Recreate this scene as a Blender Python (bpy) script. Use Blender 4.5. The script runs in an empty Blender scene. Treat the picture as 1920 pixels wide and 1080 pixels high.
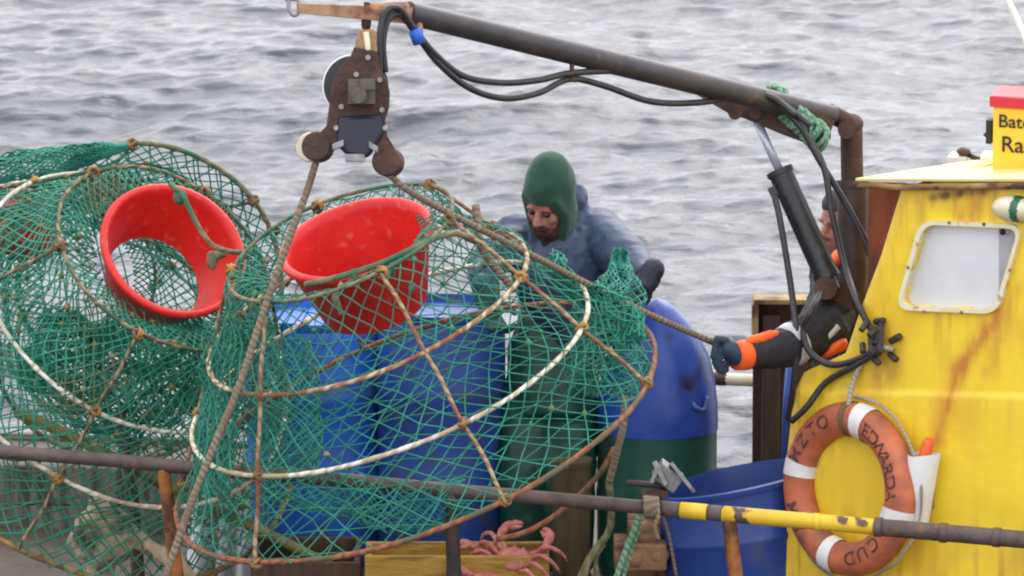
import bpy, math, random
import numpy as np
from mathutils import Vector, noise as mnoise

S = bpy.context.scene
COL = S.collection
rad = math.radians

# ------------------------------------------------------------------ camera, sky, sun, exposure
PITCH, DIST, PPM = 12.0, 30.0, 500.0
cp, sp = math.cos(rad(PITCH)), math.sin(rad(PITCH))
FWD = np.array([0, cp, -sp]); UPV = np.array([0, sp, cp]); RGT = np.array([1.0, 0, 0])
CEN = np.array([0, 0, 2.0]); EYE = CEN - FWD * DIST
cam_d = bpy.data.cameras.new('camera')
cam = bpy.data.objects.new('camera', cam_d); COL.objects.link(cam)
cam.location = EYE; cam.rotation_euler = (rad(90 - PITCH), 0, 0)
cam_d.sensor_width = 36.0; cam_d.lens = 36.0 * DIST / (1920 / PPM)
cam_d.clip_start = 0.5; cam_d.clip_end = 12000
cam_d.dof.use_dof = True; cam_d.dof.focus_distance = DIST - 0.1; cam_d.dof.aperture_fstop = 11.0
S.camera = cam
S.cycles.pixel_filter_type = 'BLACKMAN_HARRIS'; S.cycles.filter_width = 2.1

SUN_EL, SUN_AZ = 42.0, 20.0          # azimuth clockwise from +Y (north)
W = bpy.data.worlds.new('World'); S.world = W; W.use_nodes = True
wn = W.node_tree.nodes; wl = W.node_tree.links
bg = wn['Background']
sky = wn.new('ShaderNodeTexSky'); sky.sky_type = 'NISHITA'; sky.sun_disc = False
sky.sun_elevation = rad(SUN_EL); sky.sun_rotation = rad(SUN_AZ)
sky.air_density = 1.0; sky.dust_density = 4.0; sky.ozone_density = 1.0
hs = wn.new('ShaderNodeHueSaturation'); hs.inputs['Saturation'].default_value = 0.10
wl.new(sky.outputs[0], hs.inputs['Color'])
mxw = wn.new('ShaderNodeMix'); mxw.data_type = 'RGBA'; mxw.inputs['Factor'].default_value = 0.62
wl.new(hs.outputs[0], mxw.inputs['A']); mxw.inputs['B'].default_value = (11.8, 11.75, 12.4, 1)
wl.new(mxw.outputs['Result'], bg.inputs['Color'])
bg.inputs['Strength'].default_value = 0.15
sun_d = bpy.data.lights.new('sun', 'SUN'); sun_d.energy = .35; sun_d.angle = rad(28); sun_d.color = (1.0, 0.97, 0.93)
sun = bpy.data.objects.new('sun', sun_d); COL.objects.link(sun)
_d = Vector((math.sin(rad(SUN_AZ)) * math.cos(rad(SUN_EL)), math.cos(rad(SUN_AZ)) * math.cos(rad(SUN_EL)), math.sin(rad(SUN_EL))))
sun.rotation_euler = _d.to_track_quat('Z', 'Y').to_euler()
S.view_settings.view_transform = 'Standard'; S.view_settings.look = 'None'
S.view_settings.exposure = 0.60; S.view_settings.gamma = 1.0

# ------------------------------------------------------------------ measuring helpers
def P(px, py, d=0.0):
    """point that stands d metres beyond the focus plane, found from the photograph's 1920x1080 grid"""
    k = (DIST + d) / DIST / PPM
    return EYE + FWD * (DIST + d) + RGT * ((px - 960) * k) + UPV * ((540 - py) * k)
def V(ix, iy, tw):
    """direction: ix to the right, iy upward in the picture plane, tw towards the viewer"""
    v = RGT * ix + UPV * iy - FWD * tw
    return v / np.linalg.norm(v)
def PL(px, py, p0, n):
    r = P(px, py, 0) - EYE
    return EYE + r * (np.dot(p0 - EYE, n) / np.dot(r, n))
def nrm(v):
    v = np.asarray(v, float); return v / (np.linalg.norm(v) + 1e-12)
def hexc(h):
    h = h.lstrip('#'); o = []
    for i in (0, 2, 4):
        c = int(h[i:i + 2], 16) / 255
        o.append(c / 12.92 if c <= .04045 else ((c + .055) / 1.055) ** 2.4)
    return tuple(o)
def cr(pts, n=8, closed=False):
    """Catmull-Rom curve through the points"""
    p = [np.asarray(q, float) for q in pts]; out = []; m = len(p)
    for i in range(m if closed else m - 1):
        a = p[(i - 1) % m] if closed or i > 0 else 2 * p[0] - p[1]
        b, c = p[i], p[(i + 1) % m]
        e = p[(i + 2) % m] if closed or i + 2 < m else 2 * p[-1] - p[-2]
        for k in range(n):
            t = k / n
            out.append(.5 * (2 * b + (c - a) * t + (2 * a - 5 * b + 4 * c - e) * t * t + (3 * b - a - 3 * c + e) * t ** 3))
    if not closed: out.append(p[-1])
    return np.array(out)
def PX(lst, n=8):
    return cr([P(*q) for q in lst], n)
def nz(p, f, seed=0.0):
    return np.array(mnoise.noise_vector(Vector((p[0] * f + seed, p[1] * f + seed * 1.7, p[2] * f - seed))))

# ------------------------------------------------------------------ materials
def mat(name, c1, c2=None, rough=.55, scale=6.0, lo=.35, hi=.65, metal=0.0, bump=0.0, bscale=40.0, spec=.5, coat=0.0, sheen=0.0, detail=6, c3=None, scale3=2.0, lo3=.5, hi3=.7, stretch=None, trans=0.0):
    m = bpy.data.materials.new(name); m.use_nodes = True
    n = m.node_tree.nodes; l = m.node_tree.links; b = n['Principled BSDF']
    tc = n.new('ShaderNodeTexCoord')
    src = tc.outputs['Object']
    if stretch:
        mp = n.new('ShaderNodeMapping'); mp.inputs['Scale'].default_value = stretch
        l.new(src, mp.inputs['Vector']); src = mp.outputs[0]
    def rgba(c): return (c[0], c[1], c[2], 1)
    if c2 is not None:
        t = n.new('ShaderNodeTexNoise'); t.inputs['Scale'].default_value = scale; t.inputs['Detail'].default_value = detail
        t.inputs['Roughness'].default_value = .65
        l.new(src, t.inputs['Vector'])
        r = n.new('ShaderNodeValToRGB'); r.color_ramp.elements[0].position = lo; r.color_ramp.elements[1].position = hi
        r.color_ramp.elements[0].color = rgba(c1); r.color_ramp.elements[1].color = rgba(c2)
        l.new(t.outputs['Fac'], r.inputs[0]); out = r.outputs[0]
        if c3 is not None:
            t3 = n.new('ShaderNodeTexNoise'); t3.inputs['Scale'].default_value = scale3; t3.inputs['Detail'].default_value = 8
            l.new(src, t3.inputs['Vector'])
            r3 = n.new('ShaderNodeMapRange'); r3.inputs['From Min'].default_value = lo3; r3.inputs['From Max'].default_value = hi3
            l.new(t3.outputs['Fac'], r3.inputs['Value'])
            mx = n.new('ShaderNodeMix'); mx.data_type = 'RGBA'; l.new(r3.outputs[0], mx.inputs['Factor'])
            l.new(out, mx.inputs['A']); mx.inputs['B'].default_value = rgba(c3); out = mx.outputs['Result']
        l.new(out, b.inputs['Base Color'])
    else:
        b.inputs['Base Color'].default_value = rgba(c1)
    b.inputs['Roughness'].default_value = rough; b.inputs['Metallic'].default_value = metal
    b.inputs['Specular IOR Level'].default_value = spec; b.inputs['Coat Weight'].default_value = coat
    b.inputs['Sheen Weight'].default_value = sheen
    if bump:
        t2 = n.new('ShaderNodeTexNoise'); t2.inputs['Scale'].default_value = bscale; t2.inputs['Detail'].default_value = 5
        l.new(src, t2.inputs['Vector'])
        bp = n.new('ShaderNodeBump'); bp.inputs['Strength'].default_value = bump; bp.inputs['Distance'].default_value = .02
        l.new(t2.outputs['Fac'], bp.inputs['Height']); l.new(bp.outputs[0], b.inputs['Normal'])
    return m
def rope_mat(name, a, b_, c, bands=22.0, rough=.8, patch=5.0):
    """twine: twisted stripes along UV.x in colours a/b_, with patches of c"""
    m = bpy.data.materials.new(name); m.use_nodes = True
    n = m.node_tree.nodes; l = m.node_tree.links; bs = n['Principled BSDF']
    uv = n.new('ShaderNodeUVMap'); sep = n.new('ShaderNodeSeparateXYZ'); l.new(uv.outputs[0], sep.inputs[0])
    ma = n.new('ShaderNodeMath'); ma.operation = 'MULTIPLY'; ma.inputs[1].default_value = bands; l.new(sep.outputs[0], ma.inputs[0])
    ad = n.new('ShaderNodeMath'); ad.operation = 'ADD'; l.new(ma.outputs[0], ad.inputs[0]); l.new(sep.outputs[1], ad.inputs[1])
    tc = n.new('ShaderNodeTexCoord')
    t = n.new('ShaderNodeTexNoise'); t.inputs['Scale'].default_value = 14; l.new(tc.outputs['Object'], t.inputs['Vector'])
    ad2 = n.new('ShaderNodeMath'); ad2.operation = 'MULTIPLY_ADD'; l.new(t.outputs['Fac'], ad2.inputs[0]); ad2.inputs[1].default_value = 2.2; l.new(ad.outputs[0], ad2.inputs[2])
    fr = n.new('ShaderNodeMath'); fr.operation = 'PINGPONG'; fr.inputs[1].default_value = .5; l.new(ad2.outputs[0], fr.inputs[0])
    mr = n.new('ShaderNodeMapRange'); mr.inputs['From Min'].default_value = .15; mr.inputs['From Max'].default_value = .35; l.new(fr.outputs[0], mr.inputs['Value'])
    mx = n.new('ShaderNodeMix'); mx.data_type = 'RGBA'; l.new(mr.outputs[0], mx.inputs['Factor'])
    mx.inputs['A'].default_value = (*a, 1); mx.inputs['B'].default_value = (*b_, 1)
    t2 = n.new('ShaderNodeTexNoise'); t2.inputs['Scale'].default_value = patch; t2.inputs['Detail'].default_value = 6; l.new(tc.outputs['Object'], t2.inputs['Vector'])
    m2 = n.new('ShaderNodeMapRange'); m2.inputs['From Min'].default_value = .48; m2.inputs['From Max'].default_value = .6; l.new(t2.outputs['Fac'], m2.inputs['Value'])
    mx2 = n.new('ShaderNodeMix'); mx2.data_type = 'RGBA'; l.new(m2.outputs[0], mx2.inputs['Factor'])
    l.new(mx.outputs['Result'], mx2.inputs['A']); mx2.inputs['B'].default_value = (*c, 1)
    l.new(mx2.outputs['Result'], bs.inputs['Base Color']); bs.inputs['Roughness'].default_value = rough
    bp = n.new('ShaderNodeBump'); bp.inputs['Strength'].default_value = .6; bp.inputs['Distance'].default_value = .006
    l.new(fr.outputs[0], bp.inputs['Height']); l.new(bp.outputs[0], bs.inputs['Normal'])
    return m

CREAM = (.55, .46, .30); WHITE = (.74, .70, .62); RUST = (.20, .065, .03); DRUST = (.09, .035, .022); OCHRE = (.42, .22, .05); OLIVE = (.13, .12, .055); GRN = (.02, .20, .11)
M = {
 'net': mat('net_green', (.007, .13, .082), (.035, .29, .20), rough=.6, scale=5, spec=.4),
 'net_dark': mat('net_dark_green', (.006, .12, .07), (.02, .25, .155), rough=.65, scale=5),
 'net_teal': mat('net_teal', (.012, .17, .12), (.05, .31, .23), rough=.6, scale=7),
 'net_old': mat('net_fouled', (.010, .15, .09), (.04, .32, .21), rough=.7, scale=6, c3=(.12, .13, .06), scale3=4, lo3=.52, hi3=.66),
 'weed': mat('weed_scraps', (.02, .22, .11), (.16, .14, .05), rough=.8, scale=9, lo=.45, hi=.55, c3=(.30, .22, .14), scale3=12, lo3=.55, hi3=.62),
 'r_rust': rope_mat('twine_rust', RUST, (.30, .11, .05), (.10, .09, .04), 16),
 'r_rustcream': rope_mat('twine_rust_cream', (.30, .15, .08), CREAM, RUST, 14),
 'r_cream': rope_mat('twine_cream', (.50, .43, .29), WHITE, (.40, .30, .17), 18),
 'r_white': rope_mat('twine_white', (.40, .42, .30), WHITE, (.45, .43, .33), 18, patch=7),
 'r_olive': rope_mat('twine_olive', OLIVE, (.22, .19, .10), (.03, .12, .07), 14),
 'r_ochre': rope_mat('twine_ochre', OLIVE, (.22, .09, .035), OCHRE, 12, patch=9),
 'r_weed': rope_mat('twine_weedy', (.10, .075, .04), (.30, .22, .12), (.04, .09, .05), 14, patch=8),
 'strut': rope_mat('twine_tan', (.25, .15, .08), (.42, .31, .17), RUST, 20),
 'rope': rope_mat('rope_tan', (.14, .105, .07), (.24, .19, .13), (.16, .115, .075), 45),
 'rope_grey': rope_mat('rope_grey', (.30, .27, .22), (.42, .38, .32), (.25, .22, .17), 60),
 'rope_green': rope_mat('rope_green', (.08, .20, .13), (.22, .38, .26), (.10, .24, .15), 40),
 'red': mat('red_plastic', (.60, .012, .010), (.72, .02, .014), rough=.45, scale=9, bump=.12, bscale=26, c3=(.66, .10, .075), scale3=26, lo3=.60, hi3=.72),
 'drum_blue': mat('drum_blue', (.012, .11, .55), (.02, .15, .65), rough=.45, scale=3, c3=(.06, .11, .18), scale3=9, lo3=.50, hi3=.72),
 'drum_navy': mat('drum_navy', (.014, .060, .28), (.024, .085, .38), rough=.45, scale=4, c3=(.06, .07, .12), scale3=9, lo3=.5, hi3=.7),
 'tub_blue': mat('tub_blue', (.012, .045, .22), (.02, .06, .29), rough=.42, scale=3, c3=(.08, .09, .16), scale3=5, lo3=.55, hi3=.75),
 'steel_dark': mat('steel_dark', (.022, .018, .018), (.055, .035, .03), rough=.5, scale=12, bump=.15, bscale=50, c3=(.09, .04, .025), scale3=7, lo3=.55, hi3=.7),
 'boom': mat('boom_paint', (.030, .027, .030), (.060, .050, .052), rough=.42, scale=9, bump=.08, bscale=60, c3=(.12, .055, .035), scale3=14, lo3=.58, hi3=.7),
 'rust_brown': mat('rust_brown', (.038, .020, .015), (.075, .036, .025), rough=.75, scale=11, bump=.3, bscale=45, c3=(.14, .062, .035), scale3=8, lo3=.58, hi3=.75),
 'rust_red': mat('rust_red', (.16, .035, .015), (.30, .075, .02), rough=.8, scale=7, bump=.2, bscale=40, c3=(.05, .018, .012), scale3=5, lo3=.5, hi3=.68, stretch=(1, 1, .35)),
 'rust_orange': mat('rust_orange', (.30, .10, .02), (.42, .17, .04), rough=.8, scale=9, bump=.3, bscale=45, c3=(.10, .035, .018), scale3=9, lo3=.45, hi3=.6),
 'bronze': mat('rust_tan', (.30, .15, .07), (.42, .26, .15), rough=.7, scale=14, c3=(.16, .06, .03), scale3=9, lo3=.5, hi3=.62),
 'hose': mat('hose_rubber', (.018, .017, .018), (.035, .032, .034), rough=.45, scale=20),
 'cyl': mat('cylinder_paint', (.010, .010, .012), (.022, .021, .023), rough=.4, scale=16, c3=(.06, .05, .05), scale3=20, lo3=.6, hi3=.7),
 'chrome': mat('chrome_rod', (.50, .53, .62), rough=.3, metal=.35),
 'grey_metal': mat('grey_metal', (.22, .22, .22), (.36, .35, .34), rough=.5, metal=.4, scale=14, c3=(.10, .085, .075), scale3=12, lo3=.55, hi3=.7),
 'navy_motor': mat('navy_motor', (.008, .009, .022), (.016, .018, .036), rough=.45, scale=14),
 'blue_tape': mat('blue_tape', (.02, .12, .55), rough=.5),
 'cream_paint': mat('cream_paint', (.62, .55, .36), (.74, .68, .50), rough=.5, scale=8),
 'white_paint': mat('white_paint', (.72, .72, .70), (.80, .80, .79), rough=.45, scale=8),
 'frame_paint': mat('window_frame_paint', (.74, .66, .36), (.80, .76, .58), rough=.5, scale=12, c3=(.5, .30, .10), scale3=22, lo3=.62, hi3=.7),
 'roof_paint': mat('roof_paint', (.70, .56, .20), (.76, .66, .36), rough=.5, scale=5),
 'red_paint': mat('red_paint', (.55, .02, .03), (.62, .035, .05), rough=.4, scale=9),
 'green_paint': mat('green_paint', (.02, .13, .07), rough=.5),
 'black': mat('black_rubber', (.012, .012, .013), rough=.55),
 'letter': mat('letter_black', (.018, .015, .012), rough=.6),
 'letter_worn': mat('letter_worn', (.055, .022, .025), (.13, .05, .04), rough=.7, scale=30),
 'buoy': mat('lifebuoy_orange', (.50, .115, .045), (.60, .17, .075), rough=.6, scale=5, bump=.2, bscale=24, c3=(.26, .085, .05), scale3=8, lo3=.42, hi3=.64),
 'buoy_band': mat('lifebuoy_band', (.72, .70, .68), (.82, .80, .78), rough=.5, scale=14),
 'orange_plastic': mat('orange_plastic', (.78, .12, .02), rough=.45),
 'pane': mat('pane_glass', (.62, .62, .65), (.72, .72, .74), rough=.15, scale=3, spec=.6, coat=.5),
 'wood_brown': mat('wood_brown', (.045, .026, .018), (.095, .052, .032), rough=.8, scale=5, bump=.35, bscale=30, stretch=(6, 6, .7)),
 'wood_yellow': mat('wood_yellow', (.36, .19, .025), (.46, .28, .05), rough=.75, scale=7, bump=.3, bscale=30, c3=(.12, .06, .02), scale3=6, lo3=.52, hi3=.7, stretch=(.8, 4, 4)),
 'board': mat('weathered_board', (.12, .10, .08), (.19, .165, .135), rough=.85, scale=4, bump=.3, bscale=18, c3=(.05, .04, .03), scale3=6, lo3=.46, hi3=.60, stretch=(4, 4, .45)),
 'rusty_box': mat('rusty_box', (.22, .105, .05), (.34, .19, .10), rough=.85, scale=9, bump=.4, bscale=30, c3=(.07, .035, .02), scale3=8, lo3=.48, hi3=.62),
 'lump': mat('tan_crust', (.32, .24, .15), (.50, .41, .29), rough=.9, scale=10, bump=.6, bscale=26, c3=(.10, .07, .04), scale3=9, lo3=.5, hi3=.64),
 'sheet': mat('white_sheet', (.58, .60, .62), (.70, .71, .73), rough=.6, scale=5),
 'deck': mat('deck_paint', (.05, .04, .03), (.10, .075, .05), rough=.7, scale=5, bump=.2),
 'hull': mat('hull_paint', (.02, .05, .16), (.03, .07, .2), rough=.5, scale=3),
 'yellow_rail': mat('yellow_rail', (.70, .42, .02), (.78, .52, .03), rough=.5, scale=8, c3=(.10, .055, .04), scale3=9, lo3=.60, hi3=.64),
 'brown_rail': mat('brown_rail', (.060, .042, .036), (.12, .088, .078), rough=.6, scale=10, bump=.2, bscale=50, c3=(.18, .08, .04), scale3=16, lo3=.58, hi3=.7),
 'skin': mat('skin', (.34, .13, .095), (.44, .20, .15), rough=.5, scale=26, c3=(.30, .075, .055), scale3=12, lo3=.46, hi3=.64, bump=.3, bscale=90),
 'beard': mat('beard', (.035, .013, .010), (.10, .038, .024), rough=.8, scale=60, bump=.6, bscale=120),
 'hood': mat('hood_knit', (.008, .050, .030), (.014, .072, .042), rough=.9, scale=12, bump=.25, bscale=150, sheen=.2),
 'jacket': mat('jacket_grey_blue', (.026, .045, .098), (.044, .068, .130), rough=.5, scale=6, c3=(.016, .022, .05), scale3=5.5, lo3=.54, hi3=.66, bump=.2, bscale=14),
 'dome': mat('dome_blue', (.014, .052, .30), (.022, .07, .38), rough=.36, scale=4, c3=(.010, .016, .06), scale3=7, lo3=.56, hi3=.70, bump=.15, bscale=10),
 'drum_green': mat('drum_green', (.006, .060, .042), (.010, .085, .058), rough=.45, scale=5, bump=.1, bscale=12, c3=(.02, .035, .025), scale3=7, lo3=.52, hi3=.7),
 'oilskin': mat('oilskin_green', (.006, .050, .035), (.010, .072, .050), rough=.45, scale=5, bump=.2, bscale=12),
 'glove_navy': mat('glove_navy', (.010, .012, .026), (.025, .03, .05), rough=.6, scale=14),
 'glove_blue': mat('glove_blue', (.014, .030, .055), (.03, .055, .085), rough=.65, scale=14),
 'glove_teal': mat('glove_teal', (.006, .05, .045), (.012, .085, .07), rough=.6, scale=12),
 'hv_black': mat('workwear_black', (.010, .010, .014), (.020, .019, .025), rough=.75, scale=9, bump=.25, bscale=16),
 'hv_orange': mat('workwear_orange', (.90, .10, .012), (.95, .15, .02), rough=.6, scale=9, bump=.2, bscale=18),
 'hv_silver': mat('workwear_silver', (.50, .50, .52), rough=.4),
 'crab': mat('crab_red', (.36, .075, .06), (.55, .20, .16), rough=.5, scale=22, bump=.4, bscale=60, c3=(.65, .36, .22), scale3=16, lo3=.55, hi3=.7),
 'cap_dark': mat('beanie_dark', (.03, .035, .035), (.05, .055, .05), rough=.9, scale=20),
}

# ------------------------------------------------------------------ object helpers
ORG = {}
def tag(o, label=None, cat=None, group=None, kind=None):
    if label: o['label'] = label
    if cat: o['category'] = cat
    if group: o['group'] = group
    if kind: o['kind'] = kind
    return o
def thing(name, label, cat, base, group=None):
    o = bpy.data.objects.new(name, None); COL.objects.link(o); o.location = tuple(base); o.empty_display_size = .1
    ORG[o.name] = np.asarray(base, float)
    return tag(o, label, cat, group)
class MB:
    """collects shapes given in world coordinates and links them as ONE mesh object"""
    def __init__(s): s.v = []; s.f = []; s.uv = []; s.mi = []; s.n = 0; s.sm = []
    def add(s, v, f, uv=None, mi=0, smooth=True):
        s.v.append(np.asarray(v, float)); b = s.n; s.n += len(v)
        for k, q in enumerate(f):
            s.f.append([i + b for i in q]); s.mi.append(mi); s.sm.append(smooth)
            s.uv.append(uv[k] if uv else [(0, 0)] * len(q))
        return s
    def tube(s, pts, r, n=6, closed=False, cap=True, mi=0, flat=1.0):
        p = np.asarray(pts, float); m = len(p)
        rr = np.full(m, r) if np.isscalar(r) else np.asarray(r, float)
        t = np.roll(p, -1, 0) - np.roll(p, 1, 0)
        if not closed: t[0] = p[1] - p[0]; t[-1] = p[-1] - p[-2]
        t /= np.linalg.norm(t, axis=1)[:, None] + 1e-12
        a = np.eye(3)[np.argmin(np.abs(t[0]))]
        u = np.zeros_like(p); u[0] = nrm(np.cross(t[0], a))
        for i in range(1, m):
            w = u[i - 1] - t[i] * np.dot(u[i - 1], t[i]); u[i] = w / (np.linalg.norm(w) + 1e-12)
        w = np.cross(t, u)
        ang = np.arange(n) * 2 * math.pi / n
        v = p[:, None, :] + rr[:, None, None] * (np.cos(ang)[None, :, None] * u[:, None, :] + flat * np.sin(ang)[None, :, None] * w[:, None, :])
        L = np.concatenate([[0], np.cumsum(np.linalg.norm(np.diff(p, axis=0), axis=1))])
        f = []; uv = []
        for i in range(m if closed else m - 1):
            i2 = (i + 1) % m; l2 = L[i2] if i2 else L[-1] + np.linalg.norm(p[0] - p[-1])
            for k in range(n):
                k2 = (k + 1) % n
                f.append((i * n + k, i * n + k2, i2 * n + k2, i2 * n + k))
                uv.append(((L[i], k / n), (L[i], (k + 1) / n), (l2, (k + 1) / n), (l2, k / n)))
        if cap and not closed:
            f.append(tuple(range(n))[::-1]); uv.append([(0, 0)] * n)
            f.append(tuple((m - 1) * n + k for k in range(n))); uv.append([(L[-1], 0)] * n)
        return s.add(v.reshape(-1, 3), f, uv, mi)
    def lathe(s, prof, o, ax, n=40, mi=0, e1=None):
        ax = nrm(ax); a = np.eye(3)[np.argmin(np.abs(ax))] if e1 is None else e1
        u = nrm(np.cross(ax, a)); w = np.cross(ax, u)
        ang = np.arange(n) * 2 * math.pi / n
        ring = np.cos(ang)[:, None] * u + np.sin(ang)[:, None] * w
        v = np.concatenate([np.asarray(o) + ax * h + ring * r for r, h in prof])
        f = []
        for i in range(len(prof) - 1):
            for k in range(n):
                k2 = (k + 1) % n
                f.append((i * n + k, i * n + k2, (i + 1) * n + k2, (i + 1) * n + k))
        if prof[0][0] > 1e-6 and s_cap(prof, 0): f.append(tuple(range(n))[::-1])
        if prof[-1][0] > 1e-6 and s_cap(prof, -1): f.append(tuple((len(prof) - 1) * n + k for k in range(n)))
        return s.add(v, f, None, mi)
    def box(s, c, ax, h, mi=0):
        ax = [nrm(a) for a in ax]; c = np.asarray(c, float); v = []
        for z in (-1, 1):
            for y in (-1, 1):
                for x in (-1, 1): v.append(c + ax[0] * x * h[0] + ax[1] * y * h[1] + ax[2] * z * h[2])
        return s.add(v, [(0, 2, 3, 1), (4, 5, 7, 6), (0, 1, 5, 4), (2, 6, 7, 3), (0, 4, 6, 2), (1, 3, 7, 5)], None, mi, False)
    def prism(s, poly, ex, mi=0, smooth=False):
        p = np.asarray(poly, float); m = len(p); v = np.concatenate([p, p + np.asarray(ex)])
        f = [tuple(range(m)), tuple(range(2 * m - 1, m - 1, -1))]
        for i in range(m): j = (i + 1) % m; f.append((i, i + m, j + m, j))
        return s.add(v, f, None, mi, smooth)
    def ell(s, c, r, ax=None, n=16, mi=0):
        ax = np.eye(3) if ax is None else [nrm(a) for a in ax]; r = np.full(3, r) if np.isscalar(r) else r
        m = n // 2; v = []; f = []
        for i in range(m + 1):
            th = math.pi * i / m
            for k in range(n):
                ph = 2 * math.pi * k / n
                v.append(np.asarray(c) + ax[0] * r[0] * math.sin(th) * math.cos(ph) + ax[1] * r[1] * math.sin(th) * math.sin(ph) + ax[2] * r[2] * math.cos(th))
        for i in range(m):
            for k in range(n):
                k2 = (k + 1) % n; f.append((i * n + k, (i + 1) * n + k, (i + 1) * n + k2, i * n + k2))
        return s.add(v, f, None, mi)
    def capsule(s, a, ra, b, rb, n=14, mi=0):
        a = np.asarray(a, float); b = np.asarray(b, float)
        s.ell(a, ra, n=n, mi=mi); s.ell(b, rb, n=n, mi=mi)
        if np.linalg.norm(b - a) > 1e-4: s.tube([a, a + (b - a) * .5, b], [ra, (ra + rb) / 2, rb], n=n, mi=mi)
        return s
    def build(s, name, mats, parent=None, origin=None, bevel=0.0, smooth=None, vox=0.0, sm=0, disp=0.0, dsize=.1, hard=False):
        mats = mats if isinstance(mats, (list, tuple)) else [mats]
        v = np.concatenate(s.v) if s.v else np.zeros((0, 3))
        if parent is not None: org = ORG[parent.name]
        elif origin is not None: org = np.asarray(origin, float)
        else:
            org = v.mean(0).copy(); org[2] = v[:, 2].min()
        me = bpy.data.meshes.new(name)
        me.from_pydata((v - org).tolist(), [], s.f)
        for m in mats: me.materials.append(m)
        me.polygons.foreach_set('material_index', s.mi)
        me.polygons.foreach_set('use_smooth', [bool(x) if smooth is None else smooth for x in s.sm])
        uvl = me.uv_layers.new(name='UVMap')
        flat = [c for q in s.uv for p_ in q for c in p_]
        uvl.data.foreach_set('uv', flat)
        me.update()
        o = bpy.data.objects.new(name, me); COL.objects.link(o)
        if parent is not None: o.parent = parent; ORG[o.name] = org
        else: o.location = tuple(org); ORG[o.name] = org
        if name in SPLIT:
            es = o.modifiers.new('split', 'EDGE_SPLIT'); es.split_angle = rad(38)
        if bevel:
            b = o.modifiers.new('bevel', 'BEVEL'); b.width = bevel; b.segments = 2; b.limit_method = 'ANGLE'
        if vox:
            r = o.modifiers.new('remesh', 'REMESH'); r.mode = 'VOXEL'; r.voxel_size = vox; r.use_smooth_shade = True
            if sm:
                q = o.modifiers.new('smooth', 'SMOOTH'); q.factor = .5; q.iterations = sm
            if disp:
                tx = bpy.data.textures.new(name + '_folds', 'CLOUDS'); tx.noise_scale = dsize; tx.noise_depth = 3
                if hard: tx.noise_type = 'HARD_NOISE'; tx.noise_depth = 1
                dm = o.modifiers.new('folds', 'DISPLACE'); dm.texture = tx; dm.strength = disp; dm.mid_level = .5; dm.texture_coords = 'LOCAL'
        return o
SPLIT = {'roller', 'roller_disc', 'sheave', 'hydraulic_cylinder', 'mast', 'boom', 'pivot', 'plastic_drum', 'open_tub', 'tube_holder', 'cylinder_foot', 'drive_motor', 'wooden_post', 'far_rail', 'bolt', 'drum_body', 'shackle', 'boom_bracket'}
def s_cap(prof, i): return prof[0] != prof[-1] and not getattr(prof, 'open', False)
class OpenProf(list): open = True

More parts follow.
